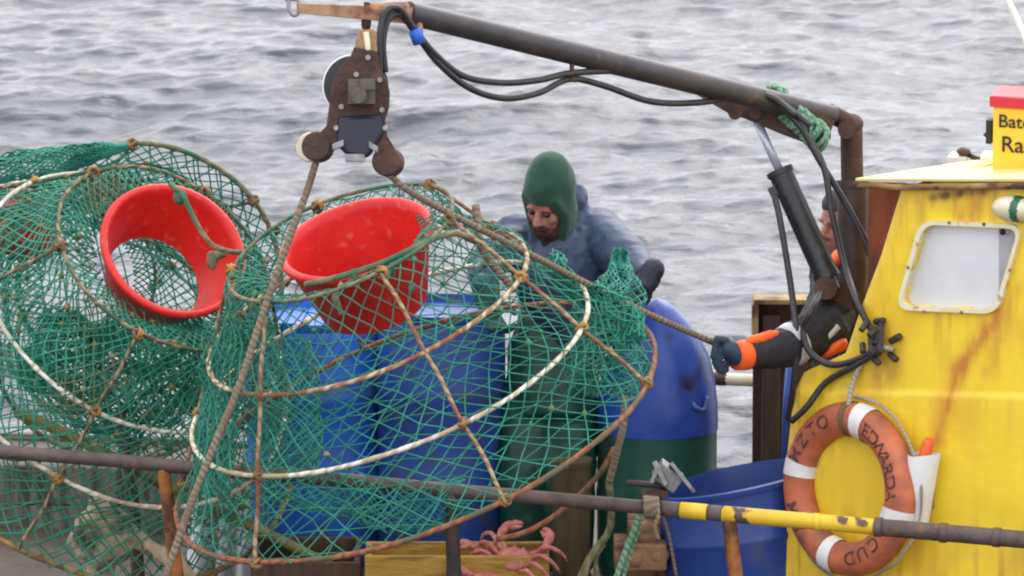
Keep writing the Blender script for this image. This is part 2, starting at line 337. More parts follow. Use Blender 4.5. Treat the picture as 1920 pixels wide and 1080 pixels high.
# ------------------------------------------------------------------ sea
def build_sea():
    rng = np.random.default_rng(11)
    N, Lp = 512, 15.0
    k1 = np.fft.fftfreq(N, Lp / N) * 2 * math.pi
    kx, ky = np.meshgrid(k1, k1); k = np.hypot(kx, ky); k[0, 0] = 1e-6
    wind = np.array([.25, -1.0]); wind /= np.linalg.norm(wind)
    cosw = (kx * wind[0] + ky * wind[1]) / k
    kp = 2 * math.pi / 1.5
    spec = np.exp(-.75 * (kp / k) ** 2) / k ** 3.45 * (.05 + .95 * np.abs(cosw) ** 4.0) * np.exp(-(k * .014) ** 2)
    spec[0, 0] = 0
    h = np.fft.fft2(rng.standard_normal((N, N))) * np.sqrt(spec)
    H = np.real(np.fft.ifft2(h))
    sl = np.sqrt(np.mean(np.gradient(H, Lp / N, axis=0) ** 2))
    g = .155 / sl
    H *= g; h *= g
    dx = np.real(np.fft.ifft2(-1j * kx / k * h)); dy = np.real(np.fft.ifft2(-1j * ky / k * h))
    nx, ny = 2, 2
    X0, Y0 = -15.0, -6.0
    step = Lp / N
    nX, nY = N * nx + 1, N * ny + 1
    ix = np.arange(nX); iy = np.arange(nY)
    gx, gy = np.meshgrid(ix, iy)
    Z = H[gy % N, gx % N]; DX = dx[gy % N, gx % N]; DY = dy[gy % N, gx % N]
    x = X0 + gx * step; y = Y0 + gy * step
    # long swell breaks the tiling
    Z = Z + .035 * np.sin(x * .55 + y * .9 + 1.0) + .03 * np.sin(-x * .35 + y * 1.31) + .02 * np.sin(x * 1.1 + y * .4 + 2)
    edge = np.minimum(np.minimum(gx, nX - 1 - gx), np.minimum(gy, nY - 1 - gy)) / 30.0
    e = np.clip(edge, 0, 1)
    Z *= e; x = x - .6 * DX * e; y = y - .6 * DY * e
    v = np.stack([x, y, Z], -1).reshape(-1, 3)
    idx = np.arange(nX * nY).reshape(nY, nX)
    q = np.stack([idx[:-1, :-1], idx[:-1, 1:], idx[1:, 1:], idx[1:, :-1]], -1).reshape(-1, 4)
    x1, y1 = X0 + Lp * nx, Y0 + Lp * ny; B = 5000.0
    ex = np.array([[-B, -B, 0], [B, -B, 0], [B, B, 0], [-B, B, 0], [X0, Y0, 0], [x1, Y0, 0], [x1, y1, 0], [X0, y1, 0]], float)
    b = len(v); v = np.concatenate([v, ex])
    q = np.concatenate([q, np.array([[0, 1, 5, 4], [1, 2, 6, 5], [2, 3, 7, 6], [3, 0, 4, 7]]) + b])
    me = bpy.data.meshes.new('sea')
    me.vertices.add(len(v)); me.vertices.foreach_set('co', v.ravel())
    me.loops.add(len(q) * 4); me.loops.foreach_set('vertex_index', q.ravel().astype(np.int32))
    me.polygons.add(len(q)); me.polygons.foreach_set('loop_start', np.arange(len(q), dtype=np.int32) * 4)
    me.polygons.foreach_set('use_smooth', np.ones(len(q), bool))
    me.update(calc_edges=True); me.validate()
    m = bpy.data.materials.new('sea_water'); m.use_nodes = True
    n = m.node_tree.nodes; l = m.node_tree.links; bs = n['Principled BSDF']
    bs.inputs['Base Color'].default_value = (.045, .05, .062, 1); bs.inputs['Roughness'].default_value = .14; bs.inputs['IOR'].default_value = 1.33
    tc = n.new('ShaderNodeTexCoord')
    mp = n.new('ShaderNodeMapping'); mp.inputs['Scale'].default_value = (.4, 1.0, 1.0); l.new(tc.outputs['Object'], mp.inputs['Vector'])
    t = n.new('ShaderNodeTexNoise'); t.inputs['Scale'].default_value = 9.0; t.inputs['Detail'].default_value = 5; t.inputs['Roughness'].default_value = .6
    l.new(mp.outputs[0], t.inputs['Vector'])
    bp = n.new('ShaderNodeBump'); bp.inputs['Strength'].default_value = .28; bp.inputs['Distance'].default_value = .06
    l.new(t.outputs['Fac'], bp.inputs['Height']); l.new(bp.outputs[0], bs.inputs['Normal'])
    me.materials.append(m)
    o = bpy.data.objects.new('sea', me); COL.objects.link(o)
    tag(o, 'choppy pale grey sea filling the background', None, None, 'structure')
build_sea()

# ------------------------------------------------------------------ fishing boat: hull, deck, rail, wheelhouse
DECK = .66
boat = thing('fishing_boat', 'fishing boat with yellow raked wheelhouse, side rail and weathered bulwark', 'fishing boat', (0, .9, 0))
BX = nrm([math.cos(rad(14)), -math.sin(rad(14)), 0]); BY = np.array([-BX[1], BX[0], 0])   # along and across the boat
bo = np.array([0.2, .95, 0])
def hull():
    st = [(-4.6, .85), (-3.5, 1.15), (-2, 1.28), (0, 1.3), (2, 1.3), (3.5, 1.15), (4.6, .8), (5.6, .15)]
    v = []; f = []
    st = [(x, w * 1.28) for x, w in st]
    for x, w in st:
        for sy, z, k in ((-1, DECK, 1), (-1, .1, .93), (-1, -.5, .55), (1, -.5, .55), (1, .1, .93), (1, DECK, 1)):
            v.append(bo + BX * x + BY * (sy * w * k) + np.array([0, 0, z]))
    for i in range(len(st) - 1):
        for k in range(5): f.append((i * 6 + k, i * 6 + k + 1, i * 6 + 7 + k, i * 6 + 6 + k))
    f.append((0, 5, 4, 3, 2, 1)); e = (len(st) - 1) * 6; f.append(tuple(e + k for k in range(6)))
    MB().add(v, f, None, 0, False).build('hull', M['hull'], boat)
    d = MB(); p = [bo + BX * x + BY * (-w * .995) + np.array([0, 0, DECK + .004]) for x, w in st] + [bo + BX * x + BY * (w * .995) + np.array([0, 0, DECK + .004]) for x, w in st[::-1]]
    d.prism(p, [0, 0, .03]); d.build('deck', M['deck'], boat)
    t = MB()
    for sy in (1,):
        t.tube([bo + BX * x + BY * (w * sy) + np.array([0, 0, DECK + .03]) for x, w in st[:-1]], .03, 6)
    t.build('toe_rail', M['wood_brown'], boat)
hull()
# side rail with worn yellow and bare brown lengths
def rail_pt(px): 
    t = px / 1920; return P(px, 846 + 166 * t, -.10 - .80 * t)
def near_rail():
    pts = [rail_pt(x) for x in range(-300, 2301, 40)]
    br = MB(); br.tube([rail_pt(x) + nz(rail_pt(x), 2) * .004 for x in range(-300, 1241, 40)], .026, 10)
    r = br.build('rail', M['brown_rail'], boat); tag(r, 'bare brown length of the side rail')
    y = MB(); y.tube([rail_pt(x) for x in (1239, 1258, 1277)], .029, 10, mi=1); y.tube([rail_pt(x) for x in (1276, 1300, 1326)], .0305, 10, mi=0)
    y.tube([rail_pt(x) for x in (1325, 1340, 1356)], .029, 10, mi=1); y.tube([rail_pt(x) for x in range(1355, 1641, 35)] + [rail_pt(1641)], .0305, 12, mi=0)
    y.tube([rail_pt(x) for x in (1525, 1532, 1540)], .033, 12, mi=0)
    r = y.build('rail', [M['yellow_rail'], M['brown_rail']], boat); tag(r, 'yellow painted length of the side rail')
    b = MB(); b.tube([rail_pt(x) for x in range(1640, 2301, 40)], .032, 10)
    for x in (1640, 1762, 1862): b.tube([rail_pt(x), rail_pt(x + 7), rail_pt(x + 14)], .0365, 10)
    r = b.build('rail', M['brown_rail'], boat); tag(r, 'dark brown length of the side rail in front of the wheelhouse')
    def post(x, x2, m, rr=.024, lab=None):
        a = rail_pt(x); e = np.array([a[0] + x2, a[1], DECK])
        mid = (a + e) / 2
        o = MB().tube(cr([a, mid + nz(mid, 3) * .02, e], 6), [rr * .9] * 6 + [rr] * 7, 8).build('rail_post', m, boat)
        if lab: tag(o, lab)
    post(306, .07, M['rust_orange'], .028, 'rusty orange rail post'); post(846, .02, M['steel_dark'], .03); post(1366, .08, M['rust_orange'], .03, 'rusty orange rail post')
near_rail()
# far rail, short yellow length
fr = MB(); fr.tube([P(1338, 710, 2.0), P(1346, 710.5, 2.0), P(1362, 711, 2.0)], .027, 10, mi=1); fr.tube([P(1360, 711, 2.0), P(1470, 716, 1.9), P(1640, 724, 1.8)], .025, 10, mi=0)
fr.build('far_rail', [M['cream_paint'], M['rust_brown']], boat)
fp = P(1500, 717, 1.9)
MB().tube([fp, np.array([fp[0], fp[1], DECK])], .025, 8).build('rail_post', M['rust_brown'], boat)
# weathered bulwark board at the left, behind the rail
bp0 = P(150, 960, 1.75); bn = BY
q = [PL(-260, 866, bp0, bn), PL(352, 880, bp0, bn), PL(352, 1240, bp0, bn), PL(-260, 1240, bp0, bn)]
bw = MB()
for i in range(5):
    a0, a1 = i / 5 + .003, (i + 1) / 5 - .003
    bw.prism([q[0] + (q[3] - q[0]) * a0, q[1] + (q[2] - q[1]) * a0, q[1] + (q[2] - q[1]) * a1, q[0] + (q[3] - q[0]) * a1], BY * (.05 + .004 * (i % 2)))
tag(bw.build('bulwark', M['board'], boat, bevel=.006), 'weathered grey board bulwark behind the left pots')

# ---- wheelhouse
WYAW = 33.0
WN = nrm([-math.sin(rad(WYAW)), -math.cos(rad(WYAW)), .06]); WP = P(1470, 1000, .25)
WX = nrm(np.cross([0, 0, 1], WN)) * 1.0
if WX[0] < 0: WX = -WX
WZ = nrm(np.cross(WX, WN)); WZ = WZ if WZ[2] > 0 else -WZ
def wp(px, py, out=0.0): return PL(px, py, WP, WN) + WN * out
def vcol_mat(name, rough=.4):
    m = bpy.data.materials.new(name); m.use_nodes = True; n = m.node_tree.nodes; l = m.node_tree.links; b = n['Principled BSDF']
    a = n.new('ShaderNodeVertexColor'); a.layer_name = 'paint'; l.new(a.outputs[0], b.inputs['Base Color']); b.inputs['Roughness'].default_value = rough
    tc = n.new('ShaderNodeTexCoord'); t = n.new('ShaderNodeTexNoise'); t.inputs['Scale'].default_value = 5; t.inputs['Detail'].default_value = 4; l.new(tc.outputs['Object'], t.inputs['Vector'])
    bp = n.new('ShaderNodeBump'); bp.inputs['Strength'].default_value = .25; bp.inputs['Distance'].default_value = .03; l.new(t.outputs['Fac'], bp.inputs['Height']); l.new(bp.outputs[0], b.inputs['Normal'])
    return m
WIN = [(1737, 420), (1914, 428), (1868, 580), (1692, 573)]     # clear opening, in the photograph's pixels
def seg_dist(x, y, a, b):
    a = np.array(a, float); b = np.array(b, float); d = b - a; t = np.clip(((x - a[0]) * d[0] + (y - a[1]) * d[1]) / (d @ d), 0, 1)
    return np.hypot(x - a[0] - t * d[0], y - a[1] - t * d[1]), t
def round_poly(poly, r, n=6):
    out = []; m = len(poly)
    for i in range(m):
        p0, p1, p2 = (np.array(poly[j % m], float) for j in (i - 1, i, i + 1))
        a = p1 + nrm(p0 - p1) * r; b = p1 + nrm(p2 - p1) * r
        for k in range(n + 1):
            t = k / n; out.append((1 - t) ** 2 * a + 2 * t * (1 - t) * p1 + t * t * b)
    return out
def inside(x, y, poly):
    c = np.zeros(x.shape, bool); m = len(poly)
    for i in range(m):
        x1, y1 = poly[i]; x2, y2 = poly[(i + 1) % m]
        cond = ((y1 > y) != (y2 > y)) & (x < (x2 - x1) * (y - y1) / (y2 - y1 + 1e-9) + x1); c ^= cond
    return c
def side_wall():
    nu, nv = 230, 300
    ys = np.linspace(346, 1230, nv)
    lx = np.interp(ys, [346, 480, 580, 662, 698, 740, 1080, 1230], [1693, 1652, 1614, 1586, 1508, 1488, 1452, 1440])
    xs = lx[:, None] + (2140 - lx[:, None]) * np.linspace(0, 1, nu)[None, :]
    yy = np.repeat(ys[:, None], nu, 1)
    v = np.array([wp(a, b) for a, b in zip(xs.ravel(), yy.ravel())])
    # welded panel below the window stands slightly proud
    X, Y = xs.ravel(), yy.ravel()
    v += WN[None, :] * (.012 / (1 + np.exp(-(Y - 742 - (X - 1880) * .03) / 2.0)) * (X > 1500))[:, None]
    idx = np.arange(nu * nv).reshape(nv, nu)
    q = np.stack([idx[:-1, :-1], idx[1:, :-1], idx[1:, 1:], idx[:-1, 1:]], -1).reshape(-1, 4)
    cx = X[q].mean(1); cy = Y[q].mean(1)
    q = q[~inside(cx, cy, round_poly(WIN, 26))]
    col = np.tile(np.array([.90, .64, .032]), (len(X), 1))
    nval = np.array([mnoise.fractal(Vector((a / 90, b / 140, 0)), 1.0, 2.0, 5) for a, b in zip(X, Y)])
    nfine = np.array([mnoise.fractal(Vector((a / 14, b / 60, 4)), 1.0, 2.0, 4) for a, b in zip(X, Y)])
    def mix(msk, c): 
        k = np.clip(msk, 0, 1)[:, None]; col[:] = col * (1 - k) + np.array(c) * k
    mix(.6 * np.clip(nval * 1.3, 0, 1), (.74, .42, .03))
    mix(.35 * np.clip(-nval * 1.2, 0, 1), (.82, .60, .06))
    RS = (.56, .20, .03)
    for a, b, w, s in (((1872, 586), (1800, 690), 17, 1.15), ((1800, 690), (1762, 825), 14, 1.1), ((1905, 545), (1850, 700), 14, .6), ((1845, 352), (1815, 412), 22, .85), ((1730, 940), (1722, 1080), 9, .5),
                       ((1650, 660), (1632, 760), 16, .35), ((1700, 350), (1690, 380), 14, .5), ((1762, 740), (1748, 850), 10, .5), ((1905, 440), (1880, 560), 8, .4), ((1655, 430), (1660, 450), 6, .6)):
        dd, t = seg_dist(X, Y, a, b); mix(s * np.exp(-(dd / w) ** 2) * (.65 + .5 * nfine), RS)
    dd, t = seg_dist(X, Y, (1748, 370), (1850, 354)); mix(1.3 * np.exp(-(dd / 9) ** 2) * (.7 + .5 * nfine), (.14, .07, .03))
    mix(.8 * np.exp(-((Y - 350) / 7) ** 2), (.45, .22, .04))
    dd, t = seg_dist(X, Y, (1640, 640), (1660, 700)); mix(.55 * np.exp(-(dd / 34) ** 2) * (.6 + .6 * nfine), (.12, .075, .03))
    drip = np.array([mnoise.fractal(Vector((a / 16, b / 260, 9)), 1.0, 2.0, 3) for a, b in zip(X, Y)])
    mix(.75 * np.clip(drip * 1.5 - .1, 0, 1) * np.exp(-(Y - 348) / 75), (.50, .24, .04))
    mix(.55 * np.clip(drip * 1.6 - .15, 0, 1) * (Y > 586) * (X > 1690) * (X < 1885) * np.exp(-(Y - 586) / 110), (.55, .27, .04))
    mix(.5 * np.clip(drip * 1.4, 0, 1) * (Y > 746) * np.exp(-(Y - 746) / 60), (.62, .38, .05))
    mix(.35 * np.clip(nval + .15, 0, 1) * np.clip((Y - 800) / 250, 0, 1), (.50, .32, .05))
    dd, t = seg_dist(X, Y, (1600, 700), (1545, 860)); mix(.4 * np.exp(-(dd / 40) ** 2) * np.clip(.5 + nfine, 0, 1), (.52, .35, .06))
    mix(.5 * np.clip(drip * 1.3 - .1, 0, 1) * np.clip((Y - 880) / 200, 0, 1), (.42, .22, .04))
    mix(.6 * np.clip(nfine - .25, 0, 1) * np.clip(1 - (X - np.repeat(lx, nu)) / 120, 0, 1), (.40, .20, .04))
    ed = X - np.repeat(lx, nu); mix(.55 * np.exp(-(ed / 10) ** 2), (.80, .62, .16))
    mix(.28 * np.clip((ed < 70) * (.5 + nfine), 0, 1), (.62, .38, .03))
    dd, t = seg_dist(X, Y, (1700, 742), (2140, 752)); mix(.35 * np.exp(-(dd / 3) ** 2), (.60, .36, .03))
    org = ORG[boat.name]
    me = bpy.data.meshes.new('wheelhouse'); me.from_pydata((v - org).tolist(), [], q.tolist())
    ca = me.color_attributes.new('paint', 'FLOAT_COLOR', 'POINT'); ca.data.foreach_set('color', np.concatenate([col, np.ones((len(col), 1))], 1).ravel())
    me.polygons.foreach_set('use_smooth', np.ones(len(q), bool)); me.materials.append(vcol_mat('wheelhouse_paint')); me.update()
    o = bpy.data.objects.new('wheelhouse', me); COL.objects.link(o); o.parent = boat; ORG[o.name] = org
    s = o.modifiers.new('solid', 'SOLIDIFY'); s.thickness = .04; s.offset = -1 
    return o
wh = side_wall()
tag(wh, 'yellow wheelhouse side with rust streaks below its window')
# back and front walls of the wheelhouse, out of sight from here
ywall = mat('wheelhouse_plain', (.74, .48, .03), (.78, .54, .05), rough=.45, scale=3)
BK = nrm([math.sin(rad(WYAW)), math.cos(rad(WYAW)), 0])
fw = MB()
a, b, c = wp(1697, 350, -.045), wp(1592, 664, -.045), wp(1470, 1200, -.045)
SK = BK * 1.0
fw.prism([b, c, c + SK, b + SK], WX * .04); fw.prism([a, b, b + SK, a + SK], WX * .04)
fw.build('front_wall', ywall, wh)
rp = MB()
rp.prism([wp(1586, 350, -.16), wp(1704, 356, -.16), wp(1656, 560, -.16), wp(1610, 660, -.16), wp(1586, 660, -.16)], BK * .02)
tag(rp.build('gusset_plate', M['rust_red'], wh), 'rust red plate under the roof corner')
# roof
rf = MB()
r0 = wp(1612, 338, .035); r1 = wp(2150, 340, .035)
RB = BK * 1.05 - np.array([0, 0, .09])
up = np.array([0, 0, 1.0])
rf.prism([r0, r1, r1 + RB, r0 + RB], up * .012)
rf.build('roof', M['roof_paint'], wh, bevel=.003)
lp = MB(); lp.tube([wp(1612, 344, .04), wp(1690, 349, .04), wp(1850, 347, .04), wp(2150, 346, .04)], .012, 8); 
lp.build('roof_lip', rope_mat('lip_rust', (.07, .03, .02), (.22, .10, .04), (.40, .26, .08), 4), wh)
# window
wf = MB(); o_ = round_poly([(1729, 412), (1922, 420), (1875, 588), (1683, 580)], 30); i_ = round_poly(WIN, 24)
m_ = len(o_)
vo = [wp(*p, .02) for p in o_]; vi = [wp(*p, .02) for p in i_]; vob = [wp(*p, -.004) for p in o_]; vib = [wp(*p, -.03) for p in i_]
v = vo + vi + vob + vib; f = []
for k in range(m_):
    k2 = (k + 1) % m_
    f += [(k, k2, m_ + k2, m_ + k), (k, 2 * m_ + k, 2 * m_ + k2, k2), (m_ + k, m_ + k2, 3 * m_ + k2, 3 * m_ + k)]
wf.add(v, f, None, 0, False)
wf.build('window_frame', M['frame_paint'], wh)
for (x, y) in ((1785, 416), (1850, 419), (1708, 500), (1738, 583), (1808, 585), (1899, 505), (1895, 436)): MB().ell(wp(x, y, .022), .007, n=8).build('frame_bolt', M['bronze'], wh)
pn = MB(); pn.prism([wp(*p, -.022) for p in round_poly([(1733, 417), (1918, 425), (1871, 583), (1688, 576)], 26)], -WN * .006)
pn.build('window_pane', M['pane'], wh)
cu = MB(); cu.box(wp(1888, 500, -.12), [WX, WZ, WN], [.045, .18, .004]); cu.build('inner_frame', mat('interior_grey', (.30, .30, .34), rough=.6), wh)
ss = MB(); ss.prism([wp(*p, -.019) for p in ((1868, 428), (1898, 430), (1906, 440), (1897, 480), (1868, 570))], -WN * .002); ss.build('pane_dark_strip', mat('dark_strip_grey', (.34, .33, .36), (.42, .41, .44), rough=.3, scale=5), wh)  # added grey strip; puts the darker band behind the glass in as colour
lt = MB(); lt.ell(wp(1876, 436, -.015), .012, n=10); lt.build('window_fitting', M['black'], wh)
# sign box on the roof
sb0 = P(1862, 200, -.02); SX = nrm([math.cos(rad(16)), -math.sin(rad(16)), .2]); SX = nrm([.965, -.23, -.02]); SYb = nrm(np.cross([0, 0, 1], SX)); SZ = np.array([0, 0, 1.0])
sh = .36
sg = MB(); sg.box(sb0 + SX * .30 - SZ * (sh / 2) + SYb * .10, [SX, SYb, SZ], [.30, .10, sh / 2]); 
sign = sg.build('sign_box', mat('sign_yellow', (.80, .52, .03), (.82, .57, .06), rough=.4, scale=5), wh, bevel=.006)
ld = MB(); ld.box(sb0 + SX * .30 + SYb * .10 + SZ * .022, [SX, SYb, SZ], [.312, .115, .022]); ld.build('sign_lid', M['red_paint'], wh, bevel=.006)
def text_obj(s, name, loc, ax, az, size, material, parent, ext=.0015):
    cu = bpy.data.curves.new(name, 'FONT'); cu.body = s; cu.size = size; cu.extrude = ext; cu.align_x = 'LEFT'; cu.offset = .0004
    o = bpy.data.objects.new(name + '_tmp', cu); COL.objects.link(o)
    dg = bpy.context.evaluated_depsgraph_get(); me = bpy.data.meshes.new_from_object(o.evaluated_get(dg))
    bpy.data.objects.remove(o)
    nn = np.cross(ax, az); co = np.zeros(len(me.vertices) * 3); me.vertices.foreach_get('co', co); co = co.reshape(-1, 3)
    w = loc + co[:, :1] * ax + co[:, 1:2] * az + co[:, 2:3] * nn
    return w, [list(p.vertices) for p in me.polygons]
for s, px, py, sz in (('Bate', 1871, 238, .070), ('Rac', 1876, 284, .086)):
    base = PL(px, py, sb0 - SYb * .004, SYb)
    w, f = text_obj(s, 'lettering', base, SX, SZ, sz, None, None); MB().add(w, f, None, 0, False).build('sign_lettering', M['letter'], wh)
nl = MB(); nl.box(P(1856, 245, .05), [SX, SYb, SZ], [.010, .03, .045]); nl.tube([P(1858, 262, .05), P(1846, 250, .05)], .008, 6)
nl.build('side_light', M['black'], wh)
hn = MB(); hn.ell(P(1807, 284, .6), (.028, .03, .018), n=12, mi=0); hn.tube([P(1815, 290, .6), P(1838, 300, .6), P(1838, 312, .6)], .010, 8, mi=0); hn.box(P(1797, 300, .62), [SX, SYb, SZ], [.035, .05, .02], mi=1); hn.box(P(1852, 300, .58), [SX, SYb, SZ], [.02, .05, .025], mi=1)
hn.build('roof_fitting', [M['steel_dark'], M['white_paint']], wh)
# bulkhead lamp with a green stripe
la = MB(); lc = wp(1906, 390, .02)
la.ell(lc, (.088, .050, .06), [WX, WZ, WN], 60, mi=0)
for k, fc_ in enumerate(la.f):
    cx_ = float(np.mean([(la.v[0][i] - lc) @ WX for i in fc_]))
    if .012 < cx_ < .042: la.mi[k] = 1
la.build('bulkhead_lamp', [M['cream_paint'], M['green_paint']], wh)
aer = MB(); aer.tube([P(1966, 165, .5), P(1920, 66, .5), P(1884, -12, .5), P(1850, -85, .5)], [.015, .014, .0135, .012], 8)
aer.build('aerial', M['white_paint'], wh)

# ------------------------------------------------------------------ lifebuoy
def lifebuoy():
    ctr = P(1594, 917, -.02); fn = V(-.71, .02, .70); fn = nrm(fn); e1 = nrm(np.cross([0, 0, 1.0], fn)); e1 = e1 if e1[0] > 0 else -e1; e2 = nrm(np.cross(fn, e1)); e2 = e2 if e2[2] > 0 else -e2
    e2 = nrm(e2 + e1 * -.05); R, r = .262, .064
    t = thing('lifebuoy', 'orange ring lifebuoy with four white bands hung on the yellow wheelhouse side', 'lifebuoy', ctr)
    def tor(a0, a1, rr, n=60, m=18, R=R):
        vs = []; fs = []
        for i in range(n + 1):
            a = a0 + (a1 - a0) * i / n; d = e1 * math.cos(a) + e2 * math.sin(a)
            for k in range(m):
                b = 2 * math.pi * k / m; vs.append(ctr + d * (R + rr * math.cos(b)) + fn * (rr * .92 * math.sin(b)))
        for i in range(n):
            for k in range(m): k2 = (k + 1) % m; fs.append((i * m + k, i * m + k2, i * m + m + k2, i * m + m + k))
        return vs, fs
    MB().add(*tor(0, 2 * math.pi, r, 96, 20)).build('ring', M['buoy'], t)
    for a in (80, 172, 258, 347):
        b = MB(); b.add(*tor(rad(a - 6.5), rad(a + 6.5), r + .0035, 8, 20)); b.build('white_band', M['buoy_band'], t)
    b = MB(); b.add(*tor(rad(93), rad(99), r + .003, 6, 20)); b.build('strap', mat('strap_olive', (.15, .10, .05), rough=.8), t)
    # grab line
    g = MB(); pts = []
    for i in range(90):
        a = 2 * math.pi * i / 90; d = e1 * math.cos(a) + e2 * math.sin(a); bulge = abs(math.sin(2 * (a - rad(35)))) ** .7
        pts.append(ctr + d * (R + r + .004 + .018 * bulge) + fn * -.02 + nz(d, 3) * .006)
    g.tube(pts, .006, 6, closed=True); g.build('grab_line', M['rope_grey'], t)
    # lettering follows the ring
    def word(s, a0, da, size):
        lm = MB()
        for i, ch in enumerate(s):
            a = rad(a0 + da * i)
            d = e1 * math.cos(a) + e2 * math.sin(a); tg = e1 * math.sin(a) - e2 * math.cos(a)   # clockwise reading direction
            w, f = text_obj(ch, 'lettering', np.zeros(3), np.array([1.0, 0, 0]), np.array([0, 1.0, 0]), size, None, None, .0008)
            cx = (w[:, 0].min() + w[:, 0].max()) / 2; cy = size * .36
            lx, ly = w[:, 0] - cx, w[:, 1] - cy
            aa = a - lx / R; dd = np.cos(aa)[:, None] * e1 + np.sin(aa)[:, None] * e2
            bb = math.pi / 2 - ly / r * .92
            out = r + .0015 + .0012 * (w[:, 2] > 0)
            pos = ctr + dd * (R + out * np.cos(bb))[:, None] + fn * (out * .92 * np.sin(bb))[:, None]
            lm.add(pos, f, None, 0, False)
        lm.build('lettering', M['letter_worn'], t)
    word('EDWARDA', 66, -10.3, .078); word('MZTO', 160, -14.5, .078); word('MA', 206, 17, .078); word('DUC', 288, 15, .078)
    h = MB(); hp = ctr - fn * .05
    h.tube([hp + e2 * (R - r - .01) - e1 * .03, hp + e2 * (R - r - .02) + e1 * .08, hp + e2 * (R - r + .05) + e1 * .12], .012, 6)
    h.build('hook', M['grey_metal'], t)
    return t
lifebuoy()

# white holder with an orange tube
hd = thing('flare_holder', 'white cut tube holder with an orange plastic stick, beside the lifebuoy', 'holder', wp(1740, 975, .06))
hc = wp(1743, 905, .08); hax = nrm(WZ * 1.0 + WX * .14)
h = MB(); prof = OpenProf([(.057, -.13), (.060, -.13), (.062, .10), (.060, .115), (.057, .10), (.054, -.13)])
h.lathe(prof, hc, hax, 28)
# slanted mouth: raise the wall side
vv = h.v[-1]; hh = (vv - hc) @ hax; out = (vv - hc) @ WX
sel = hh > .05; vv[sel] += hax * (np.maximum(-.0, out[sel] * .35))[:, None]; 
h.build('tube_holder', M['white_paint'], hd)
h = MB(); h.tube([hc - hax * .175, hc - hax * .13, hc + hax * .08, hc + hax * .17 + WX * .01, hc + hax * .185 + WX * .012], [.024, .026, .026, .022, .012], 14); h.build('stick', M['orange_plastic'], hd)
h = MB(); h.box(hc - WN * .06, [WX, WZ, WN], [.03, .09, .008]); h.build('bracket', M['grey_metal'], hd)

# ------------------------------------------------------------------ deck crane with boom and hydraulic cylinder
cr_base = np.array([P(1600, 640, .45)[0], P(1600, 640, .45)[1], DECK])
crane = thing('deck_crane', 'dark steel hauling crane with long sloping boom and hydraulic cylinder', 'crane', cr_base)
m1 = MB(); top = P(1592, 232, .45)
m1.tube([cr_base, P(1600, 660, .45), P(1598, 340, .45)], .058, 18, mi=0); m1.tube([P(1598, 345, .45), P(1596, 225, .45)], .043, 18, mi=1); m1.tube([P(1598, 352, .45), P(1598, 338, .45)], .064, 18, mi=0)
mast = m1.build('mast', [M['steel_dark'], M['rust_brown']], crane)
tag(mast, 'upright steel mast, reddish brown at its top')
kn = MB(); kn.ell(P(1594, 232, .44), (.052, .05, .04), n=14); kn.tube([P(1552, 210, .40), P(1586, 228, .42)], .036, 12); kn.tube([P(1588, 243, .34), P(1588, 243, .54)], .036, 14)
kn.build('pivot', M['rust_brown'], crane)
bm = MB(); bA, bB = P(765, 24, -.92), P(1560, 217, .38)
bm.tube([bA, bA + (bB - bA) * .3, bA + (bB - bA) * .7, bB], [.043, .044, .044, .040], 20)
boom = bm.build('boom', M['boom'], crane)
tp = MB(); dn = nrm(bB - bA)
a, b = P(556, 14, -1.12), P(772, 30, -.92); side = nrm(np.cross(nrm(b - a), UPV))
tp.prism([a + UPV * .014, b + UPV * .03, b - UPV * .03, a - UPV * .02], side * .02); 
tp.tube([P(690, 10, -1.0), P(690, 16, -1.0), P(760, 24, -.94)], [.012, .022, .042], 10)
tp.build('boom_tip', M['bronze'], crane, bevel=.004)
sk = MB(); sk.tube(cr([P(543, -8, -1.12), P(541, 12, -1.12), P(548, 27, -1.12), P(557, 26, -1.12), P(562, 8, -1.12), P(556, -6, -1.12)], 5), .008, 8); sk.tube([P(535, -2, -1.12), P(562, -2, -1.12)], .008, 8)
sk.build('shackle', M['grey_metal'], crane)
gs = MB(); gp = [P(x, y, .26) for x, y in ((1270, 150), (1432, 172), (1566, 226), (1556, 250), (1544, 279), (1470, 252), (1400, 222), (1368, 212), (1300, 172))]
gs.prism(gp, FWD * .015); gs.prism([p + FWD * .09 for p in gp], FWD * .015)
gs.box(P(1478, 222, .31), [nrm(P(1560, 250, .3) - P(1400, 190, .3)), FWD, UPV], [.17, .045, .018])
gs.tube([P(1416, 214, .22), P(1416, 214, .42)], .022, 14); gs.tube([P(1378, 212, .24), P(1378, 212, .40)], .026, 14)
gs.build('boom_bracket', M['rust_brown'], crane)
hy = MB(); c0, c1, c2 = P(1414, 216, .32), P(1461, 318, .30), P(1552, 522, .26)
hx = nrm(c2 - c1)
hy.tube([c1, c1 + hx * .02, c1 + hx * .021, c2 - hx * .03, c2 - hx * .029, c2], [.053, .053, .047, .047, .051, .051], 20); hy.tube([c2, c2 + hx * .05], .03, 12); 
hy.box(c1 + hx * .09 - RGT * .055, [hx, np.cross(hx, FWD), FWD], [.02, .02, .02])
cyl = hy.build('hydraulic_cylinder', M['cyl'], crane)
h = MB(); h.tube([c0, c1 + hx * .01], .0165, 14); h.build('piston_rod', M['chrome'], cyl)
h = MB(); h.tube([P(1548, 540, .2), P(1548, 540, .34)], .045, 16); h.box(P(1572, 556, .34), [RGT, UPV, FWD], [.05, .05, .05]); h.build('cylinder_foot', M['rust_brown'], crane)

